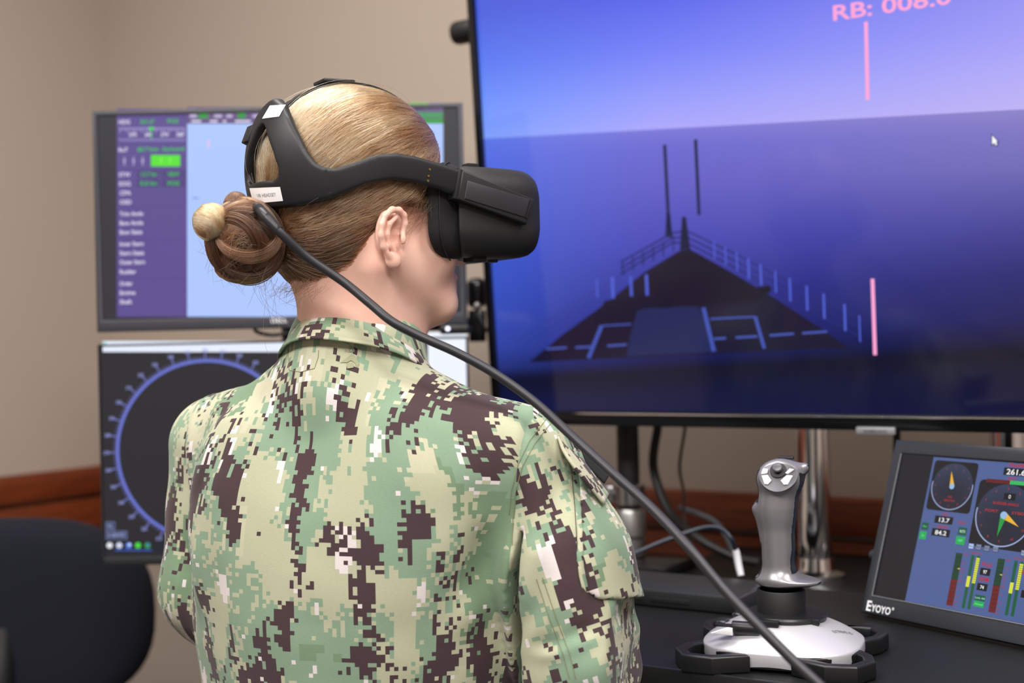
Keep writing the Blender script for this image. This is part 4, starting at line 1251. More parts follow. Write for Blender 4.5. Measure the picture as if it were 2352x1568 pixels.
# sleeve pocket and its standing flap ------------------------------------
def px_arr(V, M):
    Wd = world_pts(V, M) - np.array(CAMP)
    Rn = np.array(Ri)
    q = Wd @ Rn.T
    return np.stack([1176 + FPX * q[:, 0] / -q[:, 2], 784 - FPX * q[:, 1] / -q[:, 2]], 1)
def poly_sdf(Pt, poly):
    """signed distance of (n,2) points to a polygon, negative inside"""
    poly = np.array(poly, float); d = np.full(len(Pt), 1e9); ins = np.zeros(len(Pt), bool)
    for i in range(len(poly)):
        a_ = poly[i]; b_ = poly[(i + 1) % len(poly)]
        ab = b_ - a_; t_ = np.clip(((Pt - a_) @ ab) / (ab @ ab + 1e-12), 0, 1)
        d = np.minimum(d, np.linalg.norm(Pt - (a_ + t_[:, None] * ab), axis=1))
        c_ = ((a_[1] > Pt[:, 1]) != (b_[1] > Pt[:, 1])) & (Pt[:, 0] < ab[0] * (Pt[:, 1] - a_[1]) / (ab[1] if abs(ab[1]) > 1e-9 else 1e-9) + a_[0])
        ins ^= c_
    return np.where(ins, -d, d)
def pocket(name, off, poly, uvo):
    Sp, Ep = RS_, RE_
    g = SDF(np.minimum(Sp, Ep) - .09, np.maximum(Sp, Ep) + .09, .0022)
    mid = Sp * .5 + Ep * .5
    g.add(g.cone(Sp, mid, .0475, .0625), .001); g.add(g.cone(mid, Ep, .0625, .0650), .02)
    d0 = g.d - off
    X, Y, Z = np.broadcast_arrays(g.X, g.Y, g.Z)
    near = (np.abs(d0) < .02)
    Pt = np.stack([X[near], Y[near], Z[near]], 1)
    pp_ = px_arr(Pt, MTo)
    ps = poly_sdf(pp_, poly) * (1.19 / FPX)
    r_ = np.full(g.shape, .05, np.float32); r_[near] = ps
    g.d = np.maximum(np.maximum(d0, -(d0 + .007)), r_).astype(np.float32)
    V, Q = g.mesh(); V = laplace(V, Q, 3, .5)
    N_ = vnormals(V, Q)
    V = V + N_ * (.0010 * vnoise(V, 55, 31))[:, None]
    me = np_mesh(name, to_person(world_pts(V, MTo)), Q)
    ax = (Ep - Sp) / np.linalg.norm(Ep - Sp); e1 = np.cross(ax, [0, 1, 0]); e1 /= np.linalg.norm(e1); e2 = np.cross(ax, e1)
    set_uv(me, V, lambda V: np.stack([np.arctan2((V - Sp) @ e1, (V - Sp) @ e2) * .062 + uvo, -((V - Sp) @ ax) + 4.1], 1))
    link(name, me, m_camo, jacket)
pocket('sleeve_pocket', .0066, [(1312, 1040), (1330, 1100), (1338, 1200), (1340, 1300), (1352, 1362), (1372, 1377), (1425, 1376), (1530, 1368), (1530, 1000), (1380, 1000)], 12.77)
pocket('pocket_pleat', .0034, [(1296, 1022), (1312, 1100), (1320, 1200), (1324, 1300), (1332, 1352), (1352, 1366), (1400, 1366), (1400, 1040)], 15.31)
def ribbon(name, ra, rb, thick, material, parent, uvo=0.0, n=8):
    """a strip of cloth between two edge paths, given thickness"""
    A_ = smooth_path(ra, n); B_ = smooth_path(rb, n); m_ = 6
    bm = bmesh.new(); g0 = []; uvd = {}
    L_ = 0
    for i in range(len(A_)):
        if i: L_ += (A_[i] - A_[i - 1]).length
        row = []
        for k in range(m_ + 1):
            v = bm.verts.new(A_[i].lerp(B_[i], k / m_)); uvd[v] = ((A_[i] - B_[i]).length * k / m_ + uvo, L_ + uvo); row.append(v)
        g0.append(row)
    uvl = bm.loops.layers.uv.new('UVMap')
    for i in range(len(g0) - 1):
        for k in range(m_):
            f = bm.faces.new((g0[i][k], g0[i][k + 1], g0[i + 1][k + 1], g0[i + 1][k]))
            for lp in f.loops: lp[uvl].uv = uvd[lp.vert]
    bmesh.ops.recalc_face_normals(bm, faces=bm.faces[:])
    bmesh.ops.solidify(bm, geom=bm.faces[:], thickness=thick)
    for f in bm.faces: f.smooth = True
    me = bpy.data.meshes.new(name); bm.to_mesh(me); bm.free()
    o = link(name, me, material, parent)
    o.matrix_local = PERI
    return o
d1 = 1.185
ribbon('pocket_flap', [P(1283, 985, 1.20), P(1305, 1012, 1.195), P(1340, 1055, 1.19), P(1368, 1092, 1.188), P(1399, 1134, 1.186)],
       [P(1285, 1004, 1.168), P(1296, 1034, 1.158), P(1317, 1066, 1.150), P(1343, 1098, 1.150), P(1389, 1156, 1.160)], .0022, m_camo, jacket, 20.3)
ribbon('flap_fastener', [P(1298, 993, 1.215), P(1330, 1025, 1.213), P(1365, 1060, 1.21), P(1402, 1088, 1.208)],
       [P(1296, 999, 1.20), P(1325, 1034, 1.198), P(1358, 1075, 1.196), P(1390, 1108, 1.194)], .0020, mat('black_hook_tape', (18, 19, 20), .9, bump=.6, scale=1500), jacket)
# seams : thin raised thread lines lying on the cloth
m_thread = mat('olive_thread', (128, 130, 98), .8)
jbvh = BVHTree.FromPolygons([tuple(v) for v in jV], [tuple(q_) for q_ in jQ])
sbvh = BVHTree.FromPolygons([tuple(v) for v in sV], [tuple(q_) for q_ in sQ])
def on_cloth(px, py):
    best = None
    for b_ in (jbvh, sbvh):
        h = hit_px(b_, px, py, MTo)
        if h is not None:
            w_ = MTo @ Vector(h)
            if best is None or w_.y < best.y: best = w_
    return best
def seam(pts, r=.00045, off=.0004):
    q = []
    for a_, b_ in zip(pts[:-1], pts[1:]):
        n_ = max(2, int(math.dist(a_, b_) / 8))
        for i in range(n_):
            h = on_cloth(a_[0] + (b_[0] - a_[0]) * i / n_, a_[1] + (b_[1] - a_[1]) * i / n_)
            if h is not None: q.append(h + (CAMP - h).normalized() * off - Vector((NC.x, NC.y, 0)))
    return q
for nm, paths in (('armhole_seam', [[(1268, 968), (1228, 1018), (1200, 1070), (1184, 1130), (1178, 1190), (1176, 1260)], [(1255, 962), (1216, 1012), (1190, 1066), (1174, 1128), (1168, 1190)]]),
                  ('neck_label_stitch', [[(662, 800), (664, 850), (690, 854), (722, 846), (731, 820), (732, 796)]]),
                  ('pocket_seam', [[(1296, 1026), (1312, 1080), (1320, 1160), (1325, 1240), (1328, 1320), (1340, 1368)]]),
                  ('elbow_seam', [[(1232, 1330), (1262, 1420), (1292, 1500), (1310, 1566)], [(1246, 1326), (1278, 1420), (1308, 1500), (1324, 1566)]])):
    b = MB()
    for pth in paths:
        q = seam(pth)
        if len(q) > 2: b.tube(q, .00038 if nm != 'neck_label_stitch' else .0003, 6)
    b.done(nm, m_thread if nm != 'pocket_seam' else mat('dark_thread', (66, 66, 50), .8), jacket)
# faint service mark printed on the cloth, upside down as in the weave
A = Art(0)
V_, F_, tw_ = text_polys('USN', True)
h0 = on_cloth(803, 803)
cI = MTo.to_3x3()
ex = (cI @ Vector((1, 0, 0))); ez = Vector((0, 0, 1))
def cloth_pt(dx, dz):
    p_ = h0 + ex * dx + ez * dz
    q_ = Ri @ (p_ - CAMP)
    h_ = on_cloth(1176 + FPX * q_.x / -q_.z, 784 - FPX * q_.y / -q_.z)
    if h_ is None: h_ = p_
    return h_ + (CAMP - h_).normalized() * .0009 - Vector((NC.x, NC.y, 0))
vv, ff = [], []
sc_ = .011 / tw_
for vx, vy in V_: vv.append(cloth_pt(.0055 - vx * sc_, .002 - vy * sc_))
ff += [list(f) for f in F_]
for pl_ in ([(-.011, -.012), (-.004, -.008), (.002, -.004), (.006, -.006), (.010, -.013), (.008, -.017), (.005, -.012), (.001, -.010), (-.003, -.012)], [(-.004, -.013), (.003, -.012), (.004, -.017), (-.003, -.018)]):
    k = len(vv); vv += [cloth_pt(x_, z_) for x_, z_ in pl_]
    ff += [[k + i for i in t_] for t_ in tessellate_polygon([[Vector((p_[0], p_[1], 0)) for p_ in pl_]])]
link('service_mark', pydata(vv, ff), mat('faded_ink', (150, 152, 122), .8), jacket, label='faint upside-down letters over an eagle shape')

# trousers, boots and hands, below the frame ------------------------------
q = SDF((-.24, -.20, -1.06), (.26, .58, -.44), .008)
q.add(q.ell((0, .0, -.545), (.165, .125, .085)), .001)
def leg_(s_):
    q.add(q.cone((s_ * .085, .03, -.55), (s_ * .105, .42, -.565), .082, .062), .04)
    q.add(q.cone((s_ * .105, .42, -.565), (s_ * .105, .40, -.93), .062, .050), .03)
sym(leg_)
V, Q = q.mesh(); V = laplace(V, Q, 2, .5)
me = np_mesh('trousers', to_person(world_pts(V, MTo)), Q); set_uv(me, V, lambda V: np.stack([V[:, 0] + V[:, 2] * .3 + 33, V[:, 1] + 41], 1))
link('trousers', me, m_camo, person)
m_boot = mat('tan_boot', (120, 98, 70), .8)
for s_ in (-1, 1):
    q = SDF((s_ * .105 - .07, .30, -1.065), (s_ * .105 + .07, .62, -.86), .006)
    q.add(q.cone((s_ * .105, .395, -.90), (s_ * .105, .39, -1.00), .046, .042), .001); q.add(q.cone((s_ * .105, .38, -1.010), (s_ * .115, .54, -1.018), .042, .034, (1, 1, .95)), .02)
    q.cut((-1.0545 - q.Z), .003)
    V, Q = q.mesh(); V = laplace(V, Q, 2, .5)
    link('boot', np_mesh('boot', to_person(world_pts(V, MTo)), Q), m_boot, person)
def hand(Wp, ax, s_):
    ax = np.array(ax) / np.linalg.norm(ax); sd = np.cross(ax, [0, 0, 1]); sd /= np.linalg.norm(sd); dn = np.cross(sd, ax)
    if dn[2] > 0: dn = -dn
    T = lambda a, b, c: tuple(Wp + ax * a + sd * b * s_ + dn * c)
    q = SDF(Wp - .20, Wp + .20, .0035)
    q.add(q.cone(T(-.05, 0, 0), T(.02, 0, 0), .027, .024), .001)
    for k, (b_, ln) in enumerate(((-.030, .036), (-.010, .043), (.010, .040), (.028, .031))):
        q.add(q.cone(T(.015, b_ * .6, 0), T(.085, b_, .002), .0145, .011), .012)
        q.add(q.cone(T(.085, b_, .002), T(.085 + ln * .9, b_ * 1.05, .012), .0098, .0088), .003)
        q.add(q.cone(T(.085 + ln * .9, b_ * 1.05, .012), T(.085 + ln * 1.35, b_ * 1.05, .034), .0086, .0075), .002)
    q.add(q.cone(T(.02, -.026, .004), T(.060, -.052, .012), .0135, .011), .010)
    q.add(q.cone(T(.060, -.052, .012), T(.092, -.056, .022), .0105, .0085), .003)
    V, Q = q.mesh(); V = laplace(V, Q, 2, .5)
    link('hand', np_mesh('hand', to_person(world_pts(V, MTo)), Q), m_skin, person)
hand(RW_, (RW_ - RE_) * np.array([1, 1, .4]), 1); hand(LW_, (LW_ - LE_) * np.array([1, 1, .4]), -1)
sp_ = MTo @ Vector((0, -.01, 0))
stool = thing('stool', 'black padded swivel stool under the seated person', 'stool', Matrix.Translation((sp_.x, sp_.y, 0)))
zs = NC.z - .545 - .094
MB().lathe([(.02, zs - .05), (.16, zs - .05), (.175, zs - .035), (.175, zs - .012), (.160, zs), (.03, zs + .002)], (0, 0, 0), 40).done('seat', mat('black_vinyl', (24, 24, 26), .4), stool)
MB().cyl((0, 0, .06), (0, 0, zs - .05), .025).done('post', m_tvback, stool)
for k in range(5):
    a_ = 2 * PI * k / 5
    MB().tube([(0, 0, .085), (.13 * math.cos(a_), .13 * math.sin(a_), .06), (.24 * math.cos(a_), .24 * math.sin(a_), .014)], [.022, .018, .013], 12).done('leg', m_tvback, stool)
# ================================================================== HAIR
HX = [-.13, -.085, -.05, -.028, -.012, .008, .030, .046, .058, .070, .085]
HZL = [-.118, -.116, -.112, -.100, -.066, -.036, -.038, -.040, -.012, .012, .040]
g = SDF((-.125, -.10, -.135), (.11, .10, .11), .0020)
g.add(g.ell((-.005, 0, .001), (.0945, .0785, .0845)), .001)
g.add(g.ell((-.036, 0, -.056), (.056, .0635, .064)), .02)
g.add(g.ell((.02, 0, -.03), (.050, .0705, .05)), .02)
hz = np.interp(np.broadcast_to(g.X, g.shape), HX, HZL).astype(np.float32)
g.cut((hz - g.Z) * .7, .006)
V, Q = g.mesh(); V = laplace(V, Q, 2, .5)
hair_bvh = BVHTree.FromPolygons([tuple(v) for v in V], [tuple(q_) for q_ in Q])
def hair_mats():
    m, nt, bs = node_mat('hair_mass')
    N = nt.nodes.new; L = nt.links.new
    tc = N('ShaderNodeTexCoord'); nz = N('ShaderNodeTexNoise'); nz.inputs['Scale'].default_value = 40; nz.inputs['Detail'].default_value = 5
    L(tc.outputs['Object'], nz.inputs['Vector'])
    cr = N('ShaderNodeValToRGB'); cr.color_ramp.elements[0].color = lin4((34, 21, 13)); cr.color_ramp.elements[1].color = lin4((66, 44, 28))
    cr.color_ramp.elements[0].position = .3; cr.color_ramp.elements[1].position = .7
    L(nz.outputs['Fac'], cr.inputs[0]); L(cr.outputs[0], bs.inputs['Base Color']); bs.inputs['Roughness'].default_value = .6
    def strands(name, stops, rough):
        m2 = bpy.data.materials.new(name); m2.use_nodes = True
        nt = m2.node_tree; nt.nodes.clear()
        N = nt.nodes.new; L = nt.links.new
        out = N('ShaderNodeOutputMaterial'); hb = N('ShaderNodeBsdfHairPrincipled')
        hb.parametrization = 'COLOR'
        hi = N('ShaderNodeHairInfo'); tc = N('ShaderNodeTexCoord')
        nz = N('ShaderNodeTexNoise'); nz.inputs['Scale'].default_value = 22; nz.inputs['Detail'].default_value = 2
        at = N('ShaderNodeAttribute'); at.attribute_name = 'clump'; 
        mx = N('ShaderNodeMath'); mx.operation = 'MULTIPLY_ADD'; L(hi.outputs['Random'], mx.inputs[0]); mx.inputs[1].default_value = .35; L(at.outputs['Fac'], mx.inputs[2])
        cr = N('ShaderNodeValToRGB')
        cr.color_ramp.elements[0].position = stops[0][0]; cr.color_ramp.elements[0].color = lin4(stops[0][1])
        cr.color_ramp.elements[1].position = stops[-1][0]; cr.color_ramp.elements[1].color = lin4(stops[-1][1])
        for p_, c_ in stops[1:-1]:
            e_ = cr.color_ramp.elements.new(p_); e_.color = lin4(c_)
        L(mx.outputs[0], cr.inputs[0]); L(cr.outputs[0], hb.inputs['Color'])
        hb.inputs['Roughness'].default_value = rough; hb.inputs['Radial Roughness'].default_value = .5
        L(hb.outputs[0], out.inputs[0])
        return m2
    return m, strands('hair_strands', [(.12, (46, 26, 13)), (.42, (98, 63, 37)), (.70, (164, 121, 81)), (.95, (222, 190, 150))], .24), strands('bun_strands', [(.10, (28, 16, 10)), (.5, (68, 40, 24)), (.95, (150, 102, 66))], .28), strands('blonde_strands', [(.1, (150, 108, 66)), (.5, (206, 166, 114)), (.95, (240, 212, 166))], .3)
m_hmass, m_strand, m_bunstr, m_blonde = hair_mats()
hair_me = np_mesh('hair', to_person(world_pts(V, MH)), Q)
hair = link('hair', hair_me, m_hmass, person)
# radius table of the hair surface around a centre
HC0 = np.array([-.01, 0, -.022])
NT, NP = 96, 64
tab = np.full((NP + 1, NT + 1), .08)
for j in range(NP + 1):
    ph = -PI / 2 + PI * j / NP
    for i in range(NT + 1):
        th_ = -PI + 2 * PI * i / NT
        d_ = Vector((math.cos(ph) * math.cos(th_), math.cos(ph) * math.sin(th_), math.sin(ph)))
        o_ = Vector(HC0) + d_ * .2
        h = hair_bvh.ray_cast(o_, -d_)
        if h[0] is None or (Vector(h[0]) - Vector(HC0)).dot(d_) < .02: h = body_bvh.ray_cast(o_, -d_)
        if h[0] is not None: tab[j, i] = (Vector(h[0]) - Vector(HC0)).length
def surf_r(D):
    th_ = np.arctan2(D[..., 1], D[..., 0]); ph = np.arcsin(np.clip(D[..., 2], -1, 1))
    x = (th_ + PI) / (2 * PI) * NT; y = (ph + PI / 2) / PI * NP
    i = np.clip(x.astype(int), 0, NT - 1); j = np.clip(y.astype(int), 0, NP - 1); fx = x - i; fy = y - j
    return (tab[j, i] * (1 - fx) + tab[j, i + 1] * fx) * (1 - fy) + (tab[j + 1, i] * (1 - fx) + tab[j + 1, i + 1] * fx) * fy
def curves(name, PTS, clump, rad, material, parent, M=MH, tip=.35):
    """PTS (n,k,3) strands in frame M"""
    n, k = PTS.shape[:2]
    hc = bpy.data.hair_curves.new(name)
    hc.add_curves([k] * n)
    W_ = to_person(world_pts(PTS.reshape(-1, 3), M)).astype(np.float32)
    hc.attributes['position'].data.foreach_set('vector', W_.ravel())
    ra = hc.attributes.new('radius', 'FLOAT', 'POINT')
    prof = np.interp(np.linspace(0, 1, k), [0, .1, .8, 1], [.8, 1, 1, tip])
    ra.data.foreach_set('value', (np.broadcast_to(prof, (n, k)) * rad).astype(np.float32).ravel())
    ca = hc.attributes.new('clump', 'FLOAT', 'CURVE'); ca.data.foreach_set('value', clump.astype(np.float32))
    hc.materials.append(material)
    o = bpy.data.objects.new(name, hc); COL.objects.link(o); o.parent = parent
    return o
def slerp_paths(D0, D1, ts):
    om = np.arccos(np.clip((D0 * D1).sum(-1), -1, 1))[:, None, None]; so_ = np.sin(om) + 1e-6
    t_ = ts[None, :, None] if ts.ndim == 1 else ts[..., None]
    return (np.sin((1 - t_) * om) * D0[:, None, :] + np.sin(t_ * om) * D1[:, None, :]) / so_
def noise_d(D, f, seed): return vnoise(D, f, seed)
NS = 26000
D = rng.normal(size=(NS * 4, 3)); D /= np.linalg.norm(D, axis=1, keepdims=True)
Rr = surf_r(D); Pt = HC0 + D * Rr[:, None]
ok = (Pt[:, 2] > np.interp(Pt[:, 0], HX, HZL) + .001) & (Pt[:, 0] < .088)
D = D[ok][:NS]
TB = np.array([-.086, 0, -.045]); TB = TB / np.linalg.norm(TB)
T_ = TB + rng.normal(size=D.shape) * .10; T_ /= np.linalg.norm(T_, axis=1, keepdims=True)
K = 14
ts = np.linspace(0, 1, K)[None, :] * rng.uniform(.55, 1.0, (len(D), 1))
PD = slerp_paths(D, T_, ts)
# sag of the side hair : pull mid-strand a little up over the crown, down behind the ear
PD[..., 2] += (.05 * np.sin(PI * np.linspace(0, 1, K)))[None, :] * np.where(D[:, 2] > -.1, -.35, .2)[:, None]
Ea = np.cross(TB, [0, 1, 0]); Ea /= np.linalg.norm(Ea); Eb = np.cross(TB, Ea)
az = np.arctan2(D @ Eb, D @ Ea)
AZ = np.stack([np.cos(az), np.sin(az), .35 * D @ TB], 1)
PD += .018 * np.stack([vnoise(PD.reshape(-1, 3), 14, s_) for s_ in (51, 52, 53)], 1).reshape(PD.shape) * np.linspace(.0, 1, K)[None, :, None]
PD /= np.linalg.norm(PD, axis=-1, keepdims=True)
lift = .0004 + .0022 * rng.random((len(D), 1)) * np.sin(PI * np.linspace(.05, .98, K))[None, :] + .0011 * np.abs(vnoise(AZ, 34, 61))[:, None] + .0006 * (vnoise(PD.reshape(-1, 3), 26, 62).reshape(len(D), K))
ST = HC0 + PD * (surf_r(PD) + lift)[..., None]
clump = np.clip(.27 + .20 * vnoise(AZ, 22, 42) + .20 * vnoise(AZ, 60, 43) + .12 * vnoise(AZ, 130, 44) + .30 * np.clip(D[:, 2] + .05, -.7, 1), 0, .8)
o = curves('hair_strands', ST, clump, .00016, m_strand, hair); o['kind'] = 'stuff'
# flyaways
NF = 260
idx = rng.choice(np.where((D[:, 2] > .12) | (D[:, 2] < -.25))[0], NF)
lf = (.0015 + .012 * rng.random((NF, 1)) ** 3 * (D[idx][:, 2:3] > .12)) * np.sin(PI * np.linspace(0, .9, K))[None, :]
ph_ = rng.random((NF, 3)) * 6
PF = PD[idx] + .10 * np.stack([np.sin(np.linspace(0, 3, K)[None, :] + ph_[:, i:i + 1]) for i in range(3)], -1) * np.linspace(0, 1, K)[None, :, None]
PF /= np.linalg.norm(PF, axis=-1, keepdims=True)
SF = HC0 + PF * (surf_r(PF) + .001 + lf)[..., None]
o = curves('flyaway_strands', SF, np.full(NF, .5), .00009, m_strand, hair); o['kind'] = 'stuff'
# wisps at the nape, before the ear and on the temple
def wisp(n, root, spread, dirs, length, droop, seed):
    r = np.random.default_rng(seed); k = 10
    R0 = np.array(root) + r.normal(size=(n, 3)) * np.array(spread)
    Dv = np.array(dirs) + r.normal(size=(n, 3)) * .16; Dv /= np.linalg.norm(Dv, axis=1, keepdims=True)
    s_ = np.linspace(0, 1, k)[None, :, None]; ln = (length * r.uniform(.4, 1.1, (n, 1, 1)))
    Cv = r.normal(size=(n, 1, 3)) * .25
    return R0[:, None, :] + Dv[:, None, :] * s_ * ln + (np.array(droop) + Cv) * s_ ** 2 * ln
WS = np.concatenate([
    wisp(34, (-.076, -.020, -.110), (.007, .012, .003), (-.25, -.05, -1), .020, (-.2, 0, .2), 1),
    wisp(20, (-.076, .018, -.110), (.007, .012, .003), (-.25, .05, -1), .020, (-.2, 0, .2), 2),
    wisp(60, (-.070, -.035, -.112), (.010, .006, .003), (-.7, -.05, -.8), .022, (-.3, .1, .2), 3),
    wisp(130, (.034, -.0715, -.034), (.008, .002, .006), (-.25, -.05, -1), .030, (-.5, .1, .2), 4),
    
    wisp(14, (-.100, -.01, -.100), (.01, .02, .01), (-.2, -.1, -1), .075, (.5, 0, .3), 6)])
o = curves('wisp_strands', WS, rng.uniform(.1, .5, len(WS)), .00010, m_bunstr, hair); o['kind'] = 'stuff'
# ---- the bun -------------------------------------------------------------
BC = np.array([-.121, -.004, -.071])
def knot(name, c, semi, material, smat, n, k, seed, rad=.00016, tangle=.35, axis=(0, 1, 0), arc=(2.0, 5.5)):
    g = SDF(np.array(c) - np.array(semi) * 1.25, np.array(c) + np.array(semi) * 1.25, .0016)
    g.add(g.ell(c, tuple(np.array(semi) * .94)), .001)
    V, Q = g.mesh(); N_ = vnormals(V, Q)
    V = V + N_ * (.0016 * vnoise(V, 130, seed))[:, None]
    o = link(name, np_mesh(name, to_person(world_pts(V, MH)), Q), material, hair)
    r = np.random.default_rng(seed)
    ax = np.array(axis) + r.normal(size=(n, 3)) * tangle; ax /= np.linalg.norm(ax, axis=1, keepdims=True)
    a_ = np.cross(ax, r.normal(size=(n, 3))); a_ /= np.linalg.norm(a_, axis=1, keepdims=True); b_ = np.cross(ax, a_)
    off = r.uniform(-.85, .85, (n, 1, 1)); span = r.uniform(arc[0], arc[1], (n, 1)); t_ = np.linspace(0, 1, k)[None, :] * span
    rr = np.sqrt(1 - off ** 2)
    U_ = rr * (np.cos(t_)[..., None] * a_[:, None, :] + np.sin(t_)[..., None] * b_[:, None, :]) + off * ax[:, None, :]
    U_ = U_ + .10 * np.stack([vnoise(U_.reshape(-1, 3), 5, seed + s_) for s_ in (1, 2, 3)], 1).reshape(U_.shape)
    U_ /= np.linalg.norm(U_, axis=-1, keepdims=True)
    sc_ = 1 + .05 * r.random((n, 1, 1)) + .03 * vnoise(U_.reshape(-1, 3), 9, seed + 5).reshape(n, k, 1)
    S_ = np.array(c) + U_ * np.array(semi) * sc_
    cl_ = np.clip(.35 + .25 * vnoise(off[:, 0] * np.array([[3.0, 1.0, 2.0]]) + ax, 4, seed + 9), 0, .8)
    q = curves(name + '_strands', S_, cl_, rad, smat, hair); q['kind'] = 'stuff'
    return o
knot('hair_bun', BC, (.0320, .034, .0365), m_hmass, m_bunstr, 2600, 18, 71, axis=(.35, .8, .35), tangle=.24)
knot('bun_top', (-.126, .004, -.036), (.0115, .014, .0125), m_hmass, m_bunstr, 700, 14, 81, tangle=.8)
m_blm = mat('blonde_mass', (160, 120, 80), .6)
knot('bun_loop', (-.1545, -.006, -.054), (.0165, .0175, .0175), m_blm, m_blonde, 1000, 14, 91, axis=(.75, .15, .62), tangle=.12, arc=(1.5, 3.5))
# thick locks wound round the bun, each a bundle of strands
r = np.random.default_rng(33); LK = []; LC = []
for L_i in range(24):
    ax = np.array([.35, .8, .35]) + r.normal(size=3) * .55; ax /= np.linalg.norm(ax)
    a_ = np.cross(ax, r.normal(size=3)); a_ /= np.linalg.norm(a_); b_ = np.cross(ax, a_)
    off = r.uniform(-.65, .65); span = r.uniform(2.2, 4.6); k = 22; t_ = np.linspace(0, 1, k) * span
    n = 190
    rr = np.sqrt(1 - off ** 2)
    U_ = rr * (np.cos(t_)[:, None] * a_ + np.sin(t_)[:, None] * b_) + off * ax
    w_ = .0062 * np.sin(PI * np.linspace(.06, .97, k)) ** .6
    pa_ = r.uniform(0, 2 * PI, n); pr_ = np.sqrt(r.random(n)); tw = r.uniform(-1.5, 1.5)
    side = np.cross(U_, np.gradient(U_, axis=0)); side /= np.linalg.norm(side, axis=1, keepdims=True)
    ang_ = pa_[:, None] + tw * np.linspace(0, 1, k)[None, :]
    S_ = BC + U_[None] * np.array([.0325, .0345, .0370]) + (w_ * pr_[:, None] * np.cos(ang_))[..., None] * side[None] * 1.25 + (w_ * (.35 + pr_[:, None] * np.sin(ang_)))[..., None] * U_[None] * .75
    LK.append(S_); LC.append(np.clip(r.uniform(.0, .6) + .1 * r.normal(size=n), 0, .7))
o = curves('bun_lock_strands', np.concatenate(LK), np.concatenate(LC), .00015, m_bunstr, hair); o['kind'] = 'stuff'
# loose strands leaving the bun
r = np.random.default_rng(5); n = 130; k = 12
a_ = r.normal(size=(n, 3)); a_ /= np.linalg.norm(a_, axis=1, keepdims=True)
tg = np.cross(a_, r.normal(size=(n, 3))); tg /= np.linalg.norm(tg, axis=1, keepdims=True)
s_ = np.linspace(0, 1, k)[None, :, None]
L_ = r.uniform(.006, .028, (n, 1, 1))
S_ = BC + a_[:, None, :] * np.array([.034, .036, .038]) + tg[:, None, :] * s_ * L_ + a_[:, None, :] * (.010 * s_ - .35 * L_ * s_ ** 2 * r.random((n, 1, 1))) + np.array([.0, 0, -.3]) * L_ * s_ ** 2 * r.random((n, 1, 1))
o = curves('loose_strands', S_, r.uniform(.2, .6, n), .00008, m_bunstr, hair); o['kind'] = 'stuff'

# ================================================================== VR HEADSET
A0S = .012                # the strap sits slightly turned on the head
def surf_f(P_):         # implicit head surface carrying the strap
    x, y, z = P_[..., 0], P_[..., 1], P_[..., 2]
    return np.sqrt((np.minimum(x + .005, 0) / .1005) ** 2 + (y / .0835) ** 2 + ((z - .0) / .108) ** 2)
def px_strap(px, py):
    o_ = np.array(MHi @ CAMP); d_ = np.array((MHi.to_3x3() @ ray(px, py)).normalized())
    ss_ = np.linspace(1.0, 1.5, 1600); Pq = o_ + ss_[:, None] * d_
    f_ = surf_f(Pq)
    w_ = np.where(f_ < 1)[0]
    q_ = Pq[w_[0]] if len(w_) else Pq[np.argmin(f_)]
    return (abs(math.atan2(-q_[1], -(q_[0] + .005))) * .1 - A0S, q_[2])
headset = thing('vr_headset', 'black virtual reality headset with side strap and rear triangle, worn on the head', 'headset', MH)
m_rift = mat('headset_black', (21, 21, 23), .55, bump=.04, scale=1500)
m_strap = mat('strap_rubber', (19, 20, 24), .48, bump=.03, scale=1500)
outer_px = [(1052, 392), (1000, 375), (950, 360), (905, 352), (862, 356), (812, 374), (772, 387), (748, 385), (730, 376), (712, 352), (693, 312), (676, 272), (664, 240), (652, 228), (635, 231)]
lower_px = [(1046, 455), (1000, 436), (945, 419), (893, 414), (840, 425), (762, 459), (700, 474), (650, 479), (612, 478)]
hole_px = [(618, 283), (624, 296), (637, 345), (650, 388), (650, 405), (641, 415), (612, 417)]
up = [px_strap(*p) for p in outer_px]; lw = [px_strap(*p) for p in lower_px]; hl = [px_strap(*p) for p in hole_px]
zt = up[-1][1] + .001; zb = lw[-1][1]; ht = hl[0][1] + .002; hb = hl[-1][1]
print('STRAP', [tuple(round(v, 3) for v in p) for p in up], [tuple(round(v, 3) for v in p) for p in lw], [tuple(round(v, 3) for v in p) for p in hl])
strap_poly = up + [(-.03, zt)] + [(-.03, zb)] + lw[::-1]
hole_poly = [(-.03, ht)] + [(0.0, ht)] + hl + [(-.03, hb)]
g = SDF((-.125, -.10, -.075), (.10, .10, .105), .0015)
X, Y, Z = np.broadcast_arrays(g.X, g.Y, g.Z)
Pt = np.stack([X, Y, Z], -1)
fr = surf_f(Pt)
dist = (fr - 1.0) * .090 - .003
near = np.abs(dist) < .010
al = np.abs(np.arctan2(-Y[near], -(X[near] + .005)) * .1 - A0S)
q2 = np.stack([al, Z[near]], 1)
ps = np.maximum(poly_sdf(q2, strap_poly), -poly_sdf(q2, hole_poly))
thk = np.where(al < .075, .0042, .0032)
dn = np.abs(dist[near]) - thk
k_ = .003
h_ = np.clip(.5 - .5 * (ps - dn) / k_, 0, 1)
dd = ps + (dn - ps) * h_ + k_ * h_ * (1 - h_)
g.d[:] = .05; g.d[near] = dd
V, Q = g.mesh(); V = laplace(V, Q, 3, .45)
sm_ = np_mesh('head_strap', V, Q)
strap = link('head_strap', sm_, m_strap, headset)
strap_bvh = BVHTree.FromPolygons([tuple(v) for v in V], [tuple(q_) for q_ in Q])
def hlo(px, py, y_):
    o_ = MHi @ CAMP; d_ = MHi.to_3x3() @ ray(px, py); t_ = (y_ - o_.y) / d_.y; q_ = o_ + d_ * t_
    return (q_.x, q_.z)
